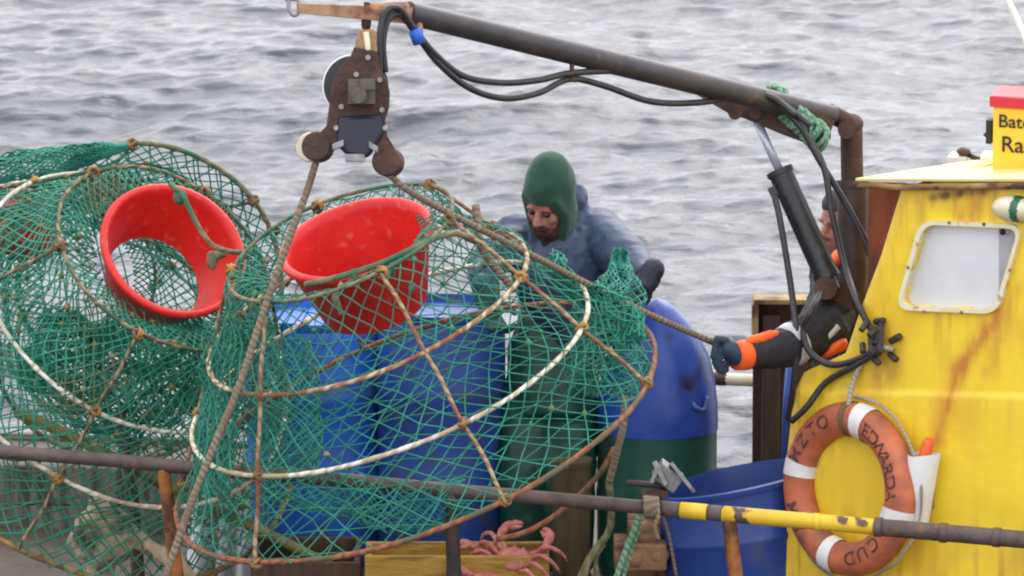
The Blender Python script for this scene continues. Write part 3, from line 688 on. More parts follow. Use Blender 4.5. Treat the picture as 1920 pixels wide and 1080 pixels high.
# hydraulic hoses
def wall_d(px, py): return float(np.dot(wp(px, py) - EYE, FWD)) - DIST
def on_wall(q, r):
    if q[0] > 1480 and q[1] > 575: return (q[0], q[1], min(q[2], wall_d(q[0], q[1]) - r - .02))
    return q
def hose(lst, r, mtl, name, label, cat, n=8):
    lst = [on_wall(q, r) for q in lst]
    b = MB(); b.tube(PX(lst, n), r, 10); o = b.build(name, mtl); tag(o, label, cat); return o
g_h = 'hydraulic hoses of the crane'
for lst, lab in (
  ([(712, 140, -1.019), (711, 75, -1.040), (722, 24, -1.034), (748, 16, -1.001), (776, 52, -0.947), (812, 98, -0.890), (868, 142, -0.782), (940, 155, -0.667), (1010, 150, -0.552), (1072, 137, -0.441), (1180, 133, -0.268), (1300, 142, -0.049), (1390, 158, 0.115), (1436, 176, .13), (1480, 204, .14), (1520, 236, .15)], 'black hydraulic hose running close under the boom from the block'),
  ([(722, 135, -0.994), (718, 80, -1.016), (728, 36, -1.011), (752, 28, -0.979), (782, 66, -0.924), (822, 118, -0.865), (880, 165, -0.756), (945, 184, -0.644), (1010, 174, -0.532), (1068, 148, -0.433), (1130, 160, -0.333), (1220, 190, -0.188), (1310, 192, -0.024), (1400, 178, 0.120), (1446, 182, .12), (1490, 216, .13)], 'black hydraulic hose sagging lowest under the boom'),
  ([(1452, 190, .18), (1500, 236, .16), (1536, 300, .17), (1580, 372, .2), (1622, 452, .2), (1646, 540, .18), (1652, 612, .16)], 'black hose from the boom down to the wheelhouse side, right of the mast'),
  ([(1520, 262, .18), (1546, 318, .17), (1560, 400, .16), (1584, 500, .14), (1612, 576, .12), (1638, 626, .12)], 'black hose crossing in front of the mast'),
  ([(1452, 366, .24), (1462, 410, .22), (1474, 480, .2), (1486, 560, .18), (1494, 640, .17), (1488, 720, .18), (1478, 786, .2)], 'black hose hanging from the cylinder past the orange sleeve'),
  ([(1650, 648, .1), (1612, 672, .06), (1560, 684, .04), (1520, 662, .04), (1506, 620, .06), (1522, 580, .1), (1540, 548, .16)], 'black hose looping from the fittings to the cylinder foot'),
  ([(1648, 660, .1), (1596, 690, .06), (1548, 718, .05), (1512, 764, .06), (1484, 790, .1)], 'dark brown hose curving down across the yellow corner'),
):
    o = hose(lst, .0125, M['hose'], 'hydraulic_hose', lab, 'hose'); o['group'] = g_h
hose([(1676, 656, -.02), (1652, 652, -.02), (1624, 668, -.01), (1602, 710, 0), (1590, 762, -.05)], .010, M['rope_grey'], 'mooring_rope', 'pale grey rope tied from the fittings down to the lifebuoy', 'rope')
tape = MB(); tape.tube([P(777, 56, -.95), P(781, 66, -.95), P(786, 80, -.94)], .024, 12); tag(tape.build('tape_wrap', M['blue_tape']), 'bright blue tape binding the hoses under the boom', 'tape')
vb = MB(); rng = random.Random(4)
WD = wall_d(1642, 636)
vb.box(P(1642, 636, WD - .03), [RGT, UPV, FWD], [.028, .05, .03])
for i in range(9):
    a = P(1642 + rng.uniform(-30, 30), 636 + rng.uniform(-40, 40), WD - .05 + rng.uniform(-.02, .03)); vb.tube([a, a + V(rng.uniform(-1, 1), rng.uniform(-1, 1), .6) * .045], .013, 8)
vb.tube([P(1670, 640, WD - .04), P(1688, 630, WD - .08)], .014, 8)
tag(vb.build('valve_block', M['steel_dark'], bevel=.003), 'dark cluster of hydraulic fittings on the yellow wheelhouse corner', 'valve')
# green rope lashing round the boom
gl = MB(); 
for i in range(26):
    t = i / 25; c = P(1446 + 92 * t, 178 + 82 * t, .26 - .02 * t); rr = random.Random(i)
    ring = []
    e1 = nrm(dn + nz(c, 9, i) * .9); e2 = nrm(np.cross(e1, FWD)); e3 = np.cross(e1, e2)
    R = .036 + .012 * rr.random()
    for k in range(9): a = 2 * math.pi * k / 9; ring.append(c + (e2 * math.cos(a) + e3 * math.sin(a)) * R + nz(c, 20, k + i) * .012)
    gl.tube(cr(ring, 2, True), .0095, 6, closed=True)
tag(gl.build('rope_lashing', M['rope_green']), 'tangled pale green rope lashing round the boom bracket', 'rope')
cl = MB(); cl.tube([P(1072, 112, -.44), P(1073, 150, -.44)], .009, 8); cl.tube([P(1062, 148, -.44), P(1082, 150, -.44)], .010, 8)
cl.build('hose_clip', M['rust_brown'], crane); 
c2_ = MB(); c2_.tube([P(785, 40, -.91), P(787, 62, -.93)], .013, 8); c2_.build('hose_clip', M['bronze'], crane)

# ------------------------------------------------------------------ hauler block hanging from the boom tip
hb = thing('hauling_block', 'dark brown hydraulic hauling block hanging from the boom tip', 'pulley block', P(665, 300, -1.0))
D = -1.0
lk = MB(); lk.tube([P(687, 4, D), P(687, 60, D)], .010, 8); lk.tube(cr([P(681, 34, D), P(687, 26, D), P(693, 34, D), P(692, 50, D), P(687, 58, D), P(681, 50, D)], 4, True), .006, 6, closed=True)
lk.build('hanger', M['rust_brown'], hb)
yk = MB(); yk.prism([P(x, y, D - .05) for x, y in ((672, 56), (700, 54), (709, 64), (708, 120), (690, 128), (668, 118), (664, 90))], FWD * .07)
yk.build('yoke', M['bronze'], hb, bevel=.008)
yk2 = MB(); yk2.tube([P(686, 60, D - .055), P(690, 90, D - .06), P(684, 118, D - .055)], .011, 8); yk2.build('yoke_rib', M['cream_paint'], hb)
pl = MB()
poly = [(664, 88), (656, 108), (636, 128), (622, 160), (616, 205), (612, 236), (598, 250), (586, 272), (590, 298), (608, 302), (624, 286), (636, 270), (700, 272), (712, 290), (728, 312), (742, 318), (750, 298), (738, 274), (726, 254), (722, 226), (730, 200), (731, 172), (724, 146), (712, 130), (708, 96)]
pl.prism([P(x, y, D - .07) for x, y in poly], FWD * .022)
pl.build('cheek_plate', M['rust_brown'], hb, bevel=.004)
sv = MB(); sax = V(-.33, .05, .93); so = P(668, 162, D + .03)
prof = OpenProf([(.02, -.05), (.106, -.05), (.110, -.042), (.106, -.036), (.075, -.004), (.075, .004), (.104, .036), (.111, .042), (.110, .052), (.104, .054), (.02, .054)])
sv.lathe(prof, so, sax, 40); sv.build('sheave', M['black'], hb)
for (x, y) in ((668, 140), (712, 150), (640, 200), (716, 206), (630, 240), (722, 240), (690, 108)):
    MB().lathe([(0, -.012), (.010, -.012), (.011, 0), (0, 0)], P(x, y, D - .074), FWD, 6).build('bolt', M['grey_metal'], hb)
rm = MB(); rg = []
e1 = nrm(np.cross(sax, [0, 0, 1])); e2 = np.cross(sax, e1)
for k in range(40):
    a = 2 * math.pi * k / 40; rg.append(so + sax * .048 + (e1 * math.cos(a) + e2 * math.sin(a)) * .108)
rm.tube(rg, .0055, 8, closed=True); rm.build('sheave_rim', M['white_paint'], hb)
mo = MB(); mo.box(P(678, 172, D - .12), [RGT, UPV, FWD], [.048, .045, .05]); mo.box(P(690, 158, D - .16), [RGT, UPV, FWD], [.026, .02, .03]); mo.tube([P(672, 178, D - .14), P(672, 178, D - .2)], .03, 14)
mo.build('drive_motor', mat('motor_grey', (.07, .058, .045), (.13, .11, .085), rough=.6, scale=14), hb, bevel=.006)
na = MB(); na.prism([P(x, y, D - .085) for x, y in ((634, 218), (716, 214), (720, 250), (704, 276), (690, 296), (650, 292), (630, 270))], FWD * .10); na.build('motor_cover', M['navy_motor'], hb, bevel=.015)
gg = MB(); gg.box(P(666, 296, D - .06), [RGT, UPV, FWD], [.036, .014, .03]); gg.box(P(634, 272, D - .09), [nrm(RGT + .4 * UPV), UPV, FWD], [.022, .012, .02]); gg.box(P(700, 276, D - .09), [nrm(RGT - .6 * UPV), UPV, FWD], [.02, .012, .02]); gg.build('guard_lip', M['grey_metal'], hb, bevel=.003)
for (x, y) in ((596, 276), (728, 304)):
    ro = MB(); ro.lathe([(.0, -.052), (.016, -.052), (.018, -.046), (.048, -.045), (.054, -.038), (.050, -.03), (.042, 0), (.050, .03), (.054, .038), (.048, .045), (.0, .045)], P(x, y, D - .03), V(-.14, .05, 1), 28); ro.build('roller', M['rust_brown'], hb)
ro = MB(); ro.lathe([(.0, -.012), (.05, -.012), (.055, 0), (.05, .012), (.0, .012)], P(582, 276, D + .03), V(-.35, .05, 1), 24); ro.build('roller_disc', M['cream_paint'], hb)

# hauling ropes
ro = MB(); ro.tube(PX([(594, 298, D - .02), (575, 360, D - .02), (545, 440, D - .05), (496, 580, D - .08), (450, 720, D - .12), (404, 830, D - .15), (356, 950, D - .18), (308, 1090, D - .2), (286, 1160, D - .2)], 8), .0135, 8)
tag(ro.build('hauling_rope', M['rope']), 'brown rope running from the block down past the left of the front pot', 'rope')
ro = MB(); ro.tube(PX([(730, 328, D), (790, 372, D + .04), (1000, 480, -.66), (1180, 572, -.36), (1300, 626, -.12), (1346, 646, -.02)], 8), .0125, 8)
tag(ro.build('hauling_rope', M['rope']), 'taut brown rope from the block to the gloved hand', 'rope')

# ------------------------------------------------------------------ crab pots
PROF = [(.94, 0.0), (.776, .27), (.622, .52), (.44, .80)]
def prof_at(s, inner=True):
    pts = PROF + ([(.385, .795), (.30, .76)] if inner else [])
    L = [0]
    for a, b in zip(pts[:-1], pts[1:]): L.append(L[-1] + math.hypot(b[0] - a[0], b[1] - a[1]))
    x = s * L[-1]
    for i in range(len(pts) - 1):
        if x <= L[i + 1] + 1e-9:
            t = (x - L[i]) / (L[i + 1] - L[i]); break
    r = pts[i][0] + (pts[i + 1][0] - pts[i][0]) * t; h = pts[i][1] + (pts[i + 1][1] - pts[i][1]) * t
    return r, h, i, t
def crab_pot(label, C, axd, rho_dir, seed, scale=1.0, mats=('r_rust', 'r_cream', 'r_rustcream', 'r_olive'), netm='net', N=64, MR=30, messy=.012, second=None, angs=(138, 76, 24, -30, -95, 200), funnel=None, base=True, nr=.0034, inner=True, strutm='strut', wob=.010, gap=None):
    a = axd; e1 = rho_dir; e2 = nrm(np.cross(a, e1)); e2 = e2 if np.dot(e2, -FWD) > 0 else -e2
    t = thing('crab_pot', label, 'crab pot', C, 'conical crab pots of green net')
    rs = random.Random(seed)
    def S(th, r, h): return C + scale * (e1 * (math.cos(th) * r) + e2 * (math.sin(th) * r) + a * h)
    for i, (r, h) in enumerate(PROF):
        ring = []
        for k in range(120):
            th = 2 * math.pi * k / 120; p = S(th, r, h); ring.append(p + nz(p, 2.2, seed + i) * wob)
        rr = np.array([.0092 + .003 * mnoise.noise(Vector((k * .6, seed, i))) for k in range(120)]) * (1.15 if i == 0 else 1.0 if i < 3 else .82)
        MB().tube(ring, rr, 8, closed=True).build('frame_ring', M[mats[i]], t)
    for j, ag in enumerate(angs):
        th = rad(ag); pts = []
        for k in range(22):
            r, h, _, _ = prof_at(k / 21, False); p = S(th + .006 * math.sin(k * .9 + j), r + .004, h); pts.append(p + nz(p, 3, seed + 9) * .006)
        MB().tube(pts, .0078, 7).build('frame_strut', M[strutm], t)
    # netting over the cone: two families of twine that share their knots
    def net(N, MR, seed2, inset, mtl, rad_, amp):
        b = MB(); cache = {}
        def node(i2, j):
            key = (i2 % (2 * N), j)
            if key not in cache:
                th = math.pi * key[0] / N; r, h, seg, tt = prof_at(j / MR, inner)
                sagg = .045 * math.sin(math.pi * tt) ** 2 * (1.0 if seg < 3 else 0)
                th += .35 * math.pi / N * mnoise.noise(Vector((th * 3, j * .35, seed2)))
                p = S(th, (r - sagg - inset) , h - inset * .5)
                q = nz(p, 4.5, seed2) * amp + nz(p, 15, seed2 + 3) * amp * .45
                cache[key] = p + q
            return cache[key]
        for k in range(N):
            if gap and inset > 0 and gap[0] < 360 * k / N < gap[1]: continue
            for dr in (1, -1):
                pts = [node(2 * k + dr * j, j) for j in range(MR + 1)]
                b.tube(pts, rad_, 4, cap=False)
        kr = random.Random(int(seed2 * 7))
        OC = np.array([[1, 0, 0], [-1, 0, 0], [0, 1, 0], [0, -1, 0], [0, 0, 1], [0, 0, -1]], float)
        OF = [(0, 2, 4), (2, 1, 4), (1, 3, 4), (3, 0, 4), (2, 0, 5), (1, 2, 5), (3, 1, 5), (0, 3, 5)]
        for key, p in cache.items():
            w = kr.random() < .035
            sc_ = np.array([kr.uniform(.8, 2.2), kr.uniform(.8, 1.6), kr.uniform(.8, 2.2)]) * .010 if w else rad_ * kr.uniform(1.7, 2.3)
            b.add(p + OC * sc_, OF, None, 1 if w else 0)
        return b
    b = net(N, MR, seed, 0.0, netm, nr, messy)
    b.build('net', [M[netm], M['weed']], t)
    if second:
        n2, m2, mm, ins = second
        net(n2, m2, seed + 5.3, ins, mm, nr, messy * 1.7).build('inner_net', [M[mm], M['weed']], t)
    if base:
        b = MB(); step = .13
        for fam in (35, -35):
            ca, sa = math.cos(rad(fam)), math.sin(rad(fam)); kk = -.93
            while kk < .93:
                Lh = math.sqrt(max(0, .935 ** 2 - kk * kk)); pts = []
                m = max(3, int(Lh * 2 / .06))
                for q in range(m + 1):
                    s_ = -Lh + 2 * Lh * q / m; x = s_ * ca - kk * sa; y = s_ * sa + kk * ca
                    rr = math.hypot(x, y); hh = .10 * (1 - (rr / .94) ** 2) * (1 + .6 * mnoise.noise(Vector((x * 2, y * 2, seed))))
                    p = C + scale * (e1 * x + e2 * y + a * hh)
                    pts.append(p + nz(p, 4, seed + 2) * .022)
                b.tube(pts, nr, 4, cap=False); kk += step
        b.build('base_net', M['net_dark' if netm != 'net_old' else 'net_old'], t)
    # twine knots and weed caught where rings and struts meet
    for i, (r, h) in enumerate(PROF):
        for ag in angs:
            p = S(rad(ag), r, h); 
            if rs.random() < .8:
                b = MB()
                for q in range(3):
                    e = nrm([rs.uniform(-1, 1) for _ in range(3)]); f_ = nrm(np.cross(e, [rs.uniform(-1, 1) for _ in range(3)])); g = np.cross(e, f_)
                    b.tube([p + (f_ * math.cos(x) + g * math.sin(x)) * .021 for x in np.arange(7) * .9], .007, 5, closed=True)
                b.build('knot', M['r_ochre'], t)
    if funnel:
        fc, fa, fe, L, rt, rb = funnel
        f = MB(); prof = OpenProf([(rb, -L), (rb + .004, -L - .004), (rb + .008, -L), (rt - .004, -.035), (rt + .002, -.03), (rt + .016, -.022), (rt + .022, -.008), (rt + .018, .006), (rt + .006, .010), (rt - .008, .002), (rt - .014, -.03), (rb, -L)])
        f.lathe(prof, fc, fa, 64)
        f.v[-1] += np.array([nz(p, 2.5, seed) * .006 for p in f.v[-1]])
        f.build('funnel', M['red'], t)
    return t, S

aB = V(-.36 * .93, .93 * .93, .37); e1B = V(.932, .362, 0); CB = P(778, 808, -.45)
fB = V(-.24, .84, .47); 
potB, SB = crab_pot('large crab pot at the front with an upright red funnel, leaning over the rail', CB, aB, e1B, 3.0, netm='net', N=48, MR=26, messy=.024, nr=.0026,
    second=None, funnel=(P(667, 449, -.75), fB, None, .285, .270, .190))
aA = V(.6 * .76, .8 * .76, .65); e1A = V(.8, -.6, 0); CA = P(140, 722, .75)
potA, SA = crab_pot('crab pot at the left with a red funnel tipped open towards the viewer', CA, aA, e1A, 8.0, mats=('r_ochre', 'r_cream', 'r_white', 'r_weed'), netm='net_old', N=74, MR=40, messy=.024,
    second=(54, 30, 'net', .05), funnel=(P(325, 470, .17), V(.6 * .6, .8 * .6, .80), None, .24, .268, .185), base=False, nr=.0032, strutm='r_weed', gap=(135, 225))
aD = V(-.80, -.10 + .35, .46); aD = V(-.40, .16, -.90); e1D = V(.37, .93, 0)
potD, SD = crab_pot('crab pot lying behind at the far left, its red funnel seen through the net', P(251, 567, 1.9), aD, e1D, 14.0, scale=.68, mats=('r_olive', 'r_olive', 'r_olive', 'r_olive'), netm='net', N=62, MR=34, messy=.016,
    second=None, funnel=(P(-20, 408, 2.0), V(-.97, .06, -.1), None, .25, .145, .140), base=True, nr=.0030, strutm='r_olive')

# loose twine on the pots
def loose(lst, r, m, name, label, cat, n=8, parent=None):
    b = MB(); b.tube(PX(lst, n), r, 7)
    o = b.build(name, m, parent)
    if parent is None: tag(o, label, cat)
    return o
lA = MB(); lA.tube(PX([(318, 345, 0.04), (345, 372, 0.02), (372, 425, 0.00), (402, 462, -0.02), (452, 474, 0.01), (480, 470, 0.04)], 6), .010, 7)
lA.ell(P(398, 488, 0.03), (.022, .014, .036), n=12); lA.v[-1] += np.array([nz(p, 40) * .010 for p in lA.v[-1]]); lA.ell(P(412, 478, 0.03), (.030, .014, .018), n=12); lA.v[-1] += np.array([nz(p, 40) * .010 for p in lA.v[-1]]); lA.ell(P(338, 370, 0.04), (.028, .024, .03), n=10); lA.ell(P(462, 476, 0.04), (.03, .02, .02), n=10)
lA.tube(PX([(455, 470, 0.01), (440, 560, 0.04), (412, 640, 0.06), (400, 700, 0.09)], 6), .012, 7)
lA.build('tie_rope', M['r_olive'], potA)
lB = MB(); lB.tube(PX([(572, 534, -1.03), (640, 518, -1.07), (720, 492, -1.07), (812, 448, -1.03), (856, 438, -0.95), (892, 452, -0.87)], 6), .0115, 7)
for (x, y) in ((664, 515), (628, 560), (772, 540), (735, 508)): lB.ell(P(x, y, -1.07), (.014, .014, .024), n=8)
lB.tube(PX([(628, 555, -1.07), (640, 590, -1.07)], 6), .011, 6)
lB.build('tie_rope', M['r_olive'], potB)
dB = MB(); dB.tube(PX([(1172, 742, -0.77), (1168, 800, -0.77), (1156, 850, -0.75), (1142, 905, -0.69)], 6), .014, 7); dB.build('tie_rope', M['rope'], potB)
dB = MB(); dB.tube(PX([(892, 385, -0.67), (896, 420, -0.69), (905, 468, -0.71), (965, 545, -0.77)], 6), .016, 7)
dB.build('tie_rope', M['rope'], potB)

# bunched netting
def bunch(path, radii, nu, nv, seed, material, name, label, r=.0042, fold=.6, parent=None, amp=.05):
    c = cr([P(*q) for q in path], 12); L = len(c)
    rr = np.interp(np.linspace(0, 1, L), np.linspace(0, 1, len(radii)), radii)
    b = MB(); cache = {}
    def node(i, j):
        i2 = i % (2 * nv); key = (i2, j)
        if key not in cache:
            s = j / nu * (L - 1); k = min(int(s), L - 2); p = c[k] + (c[k + 1] - c[k]) * (s - k)
            t = nrm(c[min(k + 1, L - 1)] - c[k]); u = nrm(np.cross(t, FWD + .01)); w = np.cross(t, u)
            th = math.pi * i2 / nv
            ra = rr[k] * (1 - fold + fold * (1 + 1.5 * mnoise.noise(Vector((math.cos(th) * 2.3 + seed, math.sin(th) * 2.3, j * .12)))))
            p = p + (u * math.cos(th) + w * math.sin(th)) * ra
            cache[key] = p + nz(p, 9, seed) * amp + nz(p, 26, seed) * amp * .4
        return cache[key]
    for k in range(nv):
        for dr in (1, -1): b.tube([node(2 * k + dr * j, j) for j in range(nu + 1)], r, 4, cap=False)
    o = b.build(name, material, parent)
    if parent is None: tag(o, label, 'net')
    else: tag(o, label)
    return o
bunch([(1168, 470, 0.15), (1160, 520, 0.12), (1140, 590, 0.00), (1128, 660, -0.05), (1120, 740, -0.05)], [.03, .055, .10, .13, .10], 44, 32, 2.0, M['net_teal'], 'fishing_net', 'bright green net bunched up in the bending man\'s hand', r=.0034, amp=.03)
bunch([(1030, 480, -0.35), (1085, 540, -0.45), (1150, 590, -0.55), (1196, 640, -0.60)], [.03, .04, .045, .03], 24, 16, 5.0, M['net'], 'net_fold', 'folded green net along the pot edge', parent=potB, r=.0042)
bunch([(60, 640, 0.75), (170, 690, 0.75), (280, 700, 0.75), (400, 690, 0.70)], [.10, .19, .2, .14], 36, 40, 7.0, M['net_dark'], 'fishing_net', 'dark green net bunched below the two left pots', r=.0045)
bunch([(-60, 330, 1.5), (60, 312, 1.5), (150, 290, 1.5), (240, 276, 1.5)], [.06, .06, .045, .006], 34, 22, 21.0, M['net'], 'net_fold', 'taut green net folded along the top of the far pot', parent=potD, r=.0032, amp=.016, fold=.25)
bunch([(425, 610, -0.40), (420, 680, -0.45), (408, 800, -0.48), (400, 930, -0.50)], [.07, .08, .06, .05], 34, 18, 9.0, M['net'], 'net_fold', 'gathered green net at the pot\'s left side', parent=potB, r=.0034, amp=.022, fold=.4)
bunch([(500, 900, -0.30), (640, 930, -0.35), (760, 950, -0.40), (880, 930, -0.40)], [.06, .08, .09, .06], 34, 14, 12.0, M['net'], 'net_fold', 'bundled green net lying in the pot bottom', parent=potB, r=.0026, amp=.018, fold=.3)
bunch([(540, 640, -0.05), (545, 760, -0.08), (540, 880, -0.10)], [.09, .12, .10], 26, 18, 15.0, M['net_teal'], 'net_fold', 'pale green inner net', parent=potB, r=.0028, amp=.02, fold=.4)

# ------------------------------------------------------------------ drums, tub and deck gear
def drum(px, d, half_px, ytop, mtl, label, n=48):
    r = half_px / PPM; c = P(px, ytop, d); base = np.array([c[0], c[1], DECK + .04]); H = c[2] - base[2]
    b = MB(); prof = [(0, 0), (r * .96, 0), (r, .03), (r, H * .3), (r * 1.025, H * .32), (r * 1.025, H * .345), (r, H * .365), (r, H * .66), (r * 1.025, H * .68), (r * 1.025, H * .705), (r, H * .725), (r * .995, H * .93), (r * .93, H * .965), (r * .95, H * .98), (r * .95, H), (r * .90, H), (r * .88, H * .97), (0, H * .965)]
    b.lathe(prof, base, [0, 0, 1], n); b.v[-1] += np.array([nz(p, 2.0, px * .01) * .006 for p in b.v[-1]])
    o = b.build('plastic_drum', mtl); tag(o, label, 'drum', 'blue drums standing on deck')
    return o
drum(592, 1.15, 135, 584, M['drum_blue'], 'bright blue drum below the upright red funnel')
drum(828, .98, 124, 572, M['drum_navy'], 'darker blue drum between the bright drum and the bending man')
tc = P(1402, 898, .45); tb = MB(); r = .325; H = tc[2] - DECK - .04
tprof = OpenProf([(0, .02), (r * .92, .02), (r * .97, H * .55), (r * .985, H * .57), (r * .985, H * .6), (r * .97, H * .62), (r, H - .02), (r + .012, H - .018), (r + .014, H), (r - .004, H + .004), (r - .010, H - .02), (r * .9, .05), (0, .05)])
tb.lathe(tprof, np.array([tc[0], tc[1], DECK + .04]), nrm([-.05, .09, 1]), 56)
tb.v[-1] += np.outer((tb.v[-1] - tc) @ RGT * .14 * ((tb.v[-1][:, 2] - DECK) / H), [0, 0, 1])
tag(tb.build('open_tub', M['tub_blue']), 'large open blue tub with a dark inside, left of the wheelhouse', 'tub')
# rusty brown upright plate post behind
gx = P(1470, 700, 1.55)
ga = thing('gallows_post', 'brown rusted channel post with yellowed edges standing behind the orange sleeve', 'post', np.array([gx[0], gx[1], DECK]))
g = MB(); x0, x1 = P(1412, 700, 1.55), P(1532, 700, 1.55); zt = P(1470, 560, 1.55)[2]; ww = x1[0] - x0[0]
g.box([(x0[0] + x1[0]) / 2, x0[1] + .05, (zt + DECK) / 2], [RGT, [0, 1, 0], [0, 0, 1]], [ww / 2, .012, (zt - DECK) / 2])
g.box([x0[0] + .07, x0[1], (zt + DECK) / 2 - .02], [RGT, [0, 1, 0], [0, 0, 1]], [.035, .035, (zt - DECK) / 2 - .03])
g.build('channel', M['wood_brown'], ga, bevel=.004)
g = MB(); g.box([x0[0] + .006, x0[1], (zt + 1.4) / 2], [RGT, [0, 1, 0], [0, 0, 1]], [.012, .055, (zt - 1.4) / 2]); g.box([(x0[0] + x1[0]) / 2, x0[1], zt + .010], [RGT, [0, 1, 0], [0, 0, 1]], [ww / 2, .055, .010])
g.build('edge_flange', mat('flange_ochre', (.30, .19, .06), (.42, .29, .11), rough=.7, scale=9, c3=(.08, .04, .025), scale3=8, lo3=.5, hi3=.65), ga, bevel=.003)
bp_ = MB(); q0 = P(1480, 640, .95); bp_.tube([P(1484, 690, .95), P(1478, 770, .95), np.array([q0[0] - .01, q0[1], DECK + .04])], .024, 10)
tag(bp_.build('blue_pole', M['drum_navy']), 'dark blue pole standing at the wheelhouse corner', 'pole')

def box_thing(name, label, cat, px0, py0, px1, d, zb, depth, m, bev=.006, yaw=0.0):
    a = P(px0, py0, d); b = P(px1, py0, d); zt = a[2]; zb = zb; c = (a + b) / 2; w = np.linalg.norm(b - a) / 2
    ax = [math.cos(yaw), math.sin(yaw), 0]; ay = [-math.sin(yaw), math.cos(yaw), 0]
    return c, ax, ay, w, zt
def plank_crate(name, label, cat, px0, py0, px1, d, depth, m, yaw=0.0, planks=2):
    c, ax, ay, w, zt = box_thing(name, label, cat, px0, py0, px1, d, DECK, depth, m, yaw=yaw)
    zb = DECK + .04; H = zt - zb; ax = np.array(ax); ay = np.array(ay); Z = np.array([0, 0, 1.0])
    t = thing(name, label, cat, np.array([c[0], c[1] + depth / 2, zb]))
    for sgn in (0, 1):
        b = MB()
        for i in range(planks):
            h0 = zb + H * i / planks + .004; h1 = zb + H * (i + 1) / planks - .004
            b.box(np.array([c[0], c[1], 0]) + ay * (depth * sgn) + Z * (h0 + h1) / 2, [ax, ay, Z], [w, .012, (h1 - h0) / 2])
        b.build('side_board', m, t, bevel=.004)
    for sgn in (-1, 1):
        b = MB(); b.box(np.array([c[0], c[1], 0]) + ax * (sgn * (w - .013)) + ay * (depth / 2) + Z * (zb + H / 2), [ax, ay, Z], [.012, depth / 2 - .013, H / 2 - .003]); b.build('end_board', m, t, bevel=.004)
    b = MB(); b.box(np.array([c[0], c[1], zb + .02]) + ay * depth / 2, [ax, ay, Z], [w - .03, depth / 2 - .02, .012]); b.build('floor_board', m, t)
    return t
plank_crate('wooden_crate', 'yellow wooden crate under the front pot, holding the crabs', 'crate', 684, 1040, 1030, .20, .22, M['wood_yellow'], planks=2)
plank_crate('wooden_crate', 'dark brown wooden crate at the bottom edge left of the yellow crate', 'crate', 470, 1052, 676, .3, .4, M['wood_brown'], planks=2)
rb = MB(); c = P(1212, 985, .52)
rb.box([c[0], c[1] + .05, (c[2] + DECK) / 2 + .05], [RGT, [0, 1, 0], [0, 0, 1]], [.072, .1, (c[2] - DECK) / 2 - .02]); rb.box(P(1200, 1035, .46), [RGT, [0, 1, 0], [0, 0, 1]], [.10, .1, .05]); rb.ell(P(1208, 1000, .44), (.07, .06, .05), n=12); rb.ell(P(1232, 1040, .40), (.05, .05, .04), n=12); rb.ell(P(1190, 1046, .40), (.05, .05, .05), n=12)
tag(rb.build('rusty_box', M['rusty_box'], bevel=.008), 'crusted rust brown box behind the rail beside the blue tub', 'box')
ob = MB(); c = P(1072, 870, .62); ob.tube([np.array([c[0], c[1], DECK + .03]), c], .075, 14); ob.tube([c, c + [0, 0, .02]], .08, 14)
tag(ob.build('wooden_post', mat('olive_wood', (.045, .035, .015), (.085, .065, .032), rough=.85, scale=6, bump=.3, bscale=30, stretch=(5, 5, .8))), 'olive brown post below the front pot beside the crab crate', 'post')
dd_ = thing('domed_drum', 'blue domed drum with a dark green lower half, right of the bending man', 'drum', np.array([P(1232, 815, 1.0)[0], P(1232, 815, 1.0)[1], DECK + .04]))
dx0, dy0 = P(1232, 815, 1.0)[:2]; zb_ = P(1232, 818, 1.0)[2] + .235 * .21; DZ = np.array([0, 0, 1.0])
hgt = lambda py: zb_ + (818 - py) / 489.0
pr = [(.2365, zb_ - .012), (.2365, hgt(800)), (.234, hgt(775)), (.224, hgt(735)), (.202, hgt(690)), (.168, hgt(655)), (.122, hgt(620)), (.075, hgt(595)), (.034, hgt(580)), (.0, hgt(575))]
x = MB(); x.lathe(OpenProf([(r_, h_) for r_, h_ in pr]), [dx0, dy0, 0], DZ, 56); x.v[-1] += np.array([nz(p, 3.2, 4) * .010 for p in x.v[-1]]); x.build('drum_dome', M['dome'], dd_)
H_ = zb_ - DECK - .04
x = MB(); x.lathe([(0, DECK + .04), (.225, DECK + .04), (.232, DECK + .07), (.232, DECK + .04 + H_ * .5), (.236, DECK + .04 + H_ * .52), (.236, DECK + .04 + H_ * .56), (.232, DECK + .04 + H_ * .58), (.232, zb_ - .004), (0, zb_ - .003)], [dx0, dy0, 0], DZ, 56); x.build('drum_body', M['drum_green'], dd_)
x = MB(); x.tube(cr([P(1292, 742, .81), P(1304, 764, .78), P(1320, 768, .80), P(1326, 744, .83)], 5), .009, 7); x.build('handle', M['drum_navy'], dd_)
# white plastic sheet behind the pots
v = []; f = []; nn = 24
for j in range(nn):
    for i in range(nn):
        px = 352 + 118 * i / (nn - 1); py = 880 + 340 * j / (nn - 1)
        p = P(px, py, .95); v.append(p + FWD * (.05 * math.sin(i * .8 + j * .12) + .03 * mnoise.noise(Vector((i * .3, j * .3, 2)))))
for j in range(nn - 1):
    for i in range(nn - 1): f.append((j * nn + i, j * nn + i + 1, (j + 1) * nn + i + 1, (j + 1) * nn + i))
sh_ = MB().add(v, f); o = sh_.build('plastic_sheet', M['sheet']); s = o.modifiers.new('solid', 'SOLIDIFY'); s.thickness = .006
tag(o, 'pale white plastic sheet hanging behind the net left of the drums', 'plastic sheet')
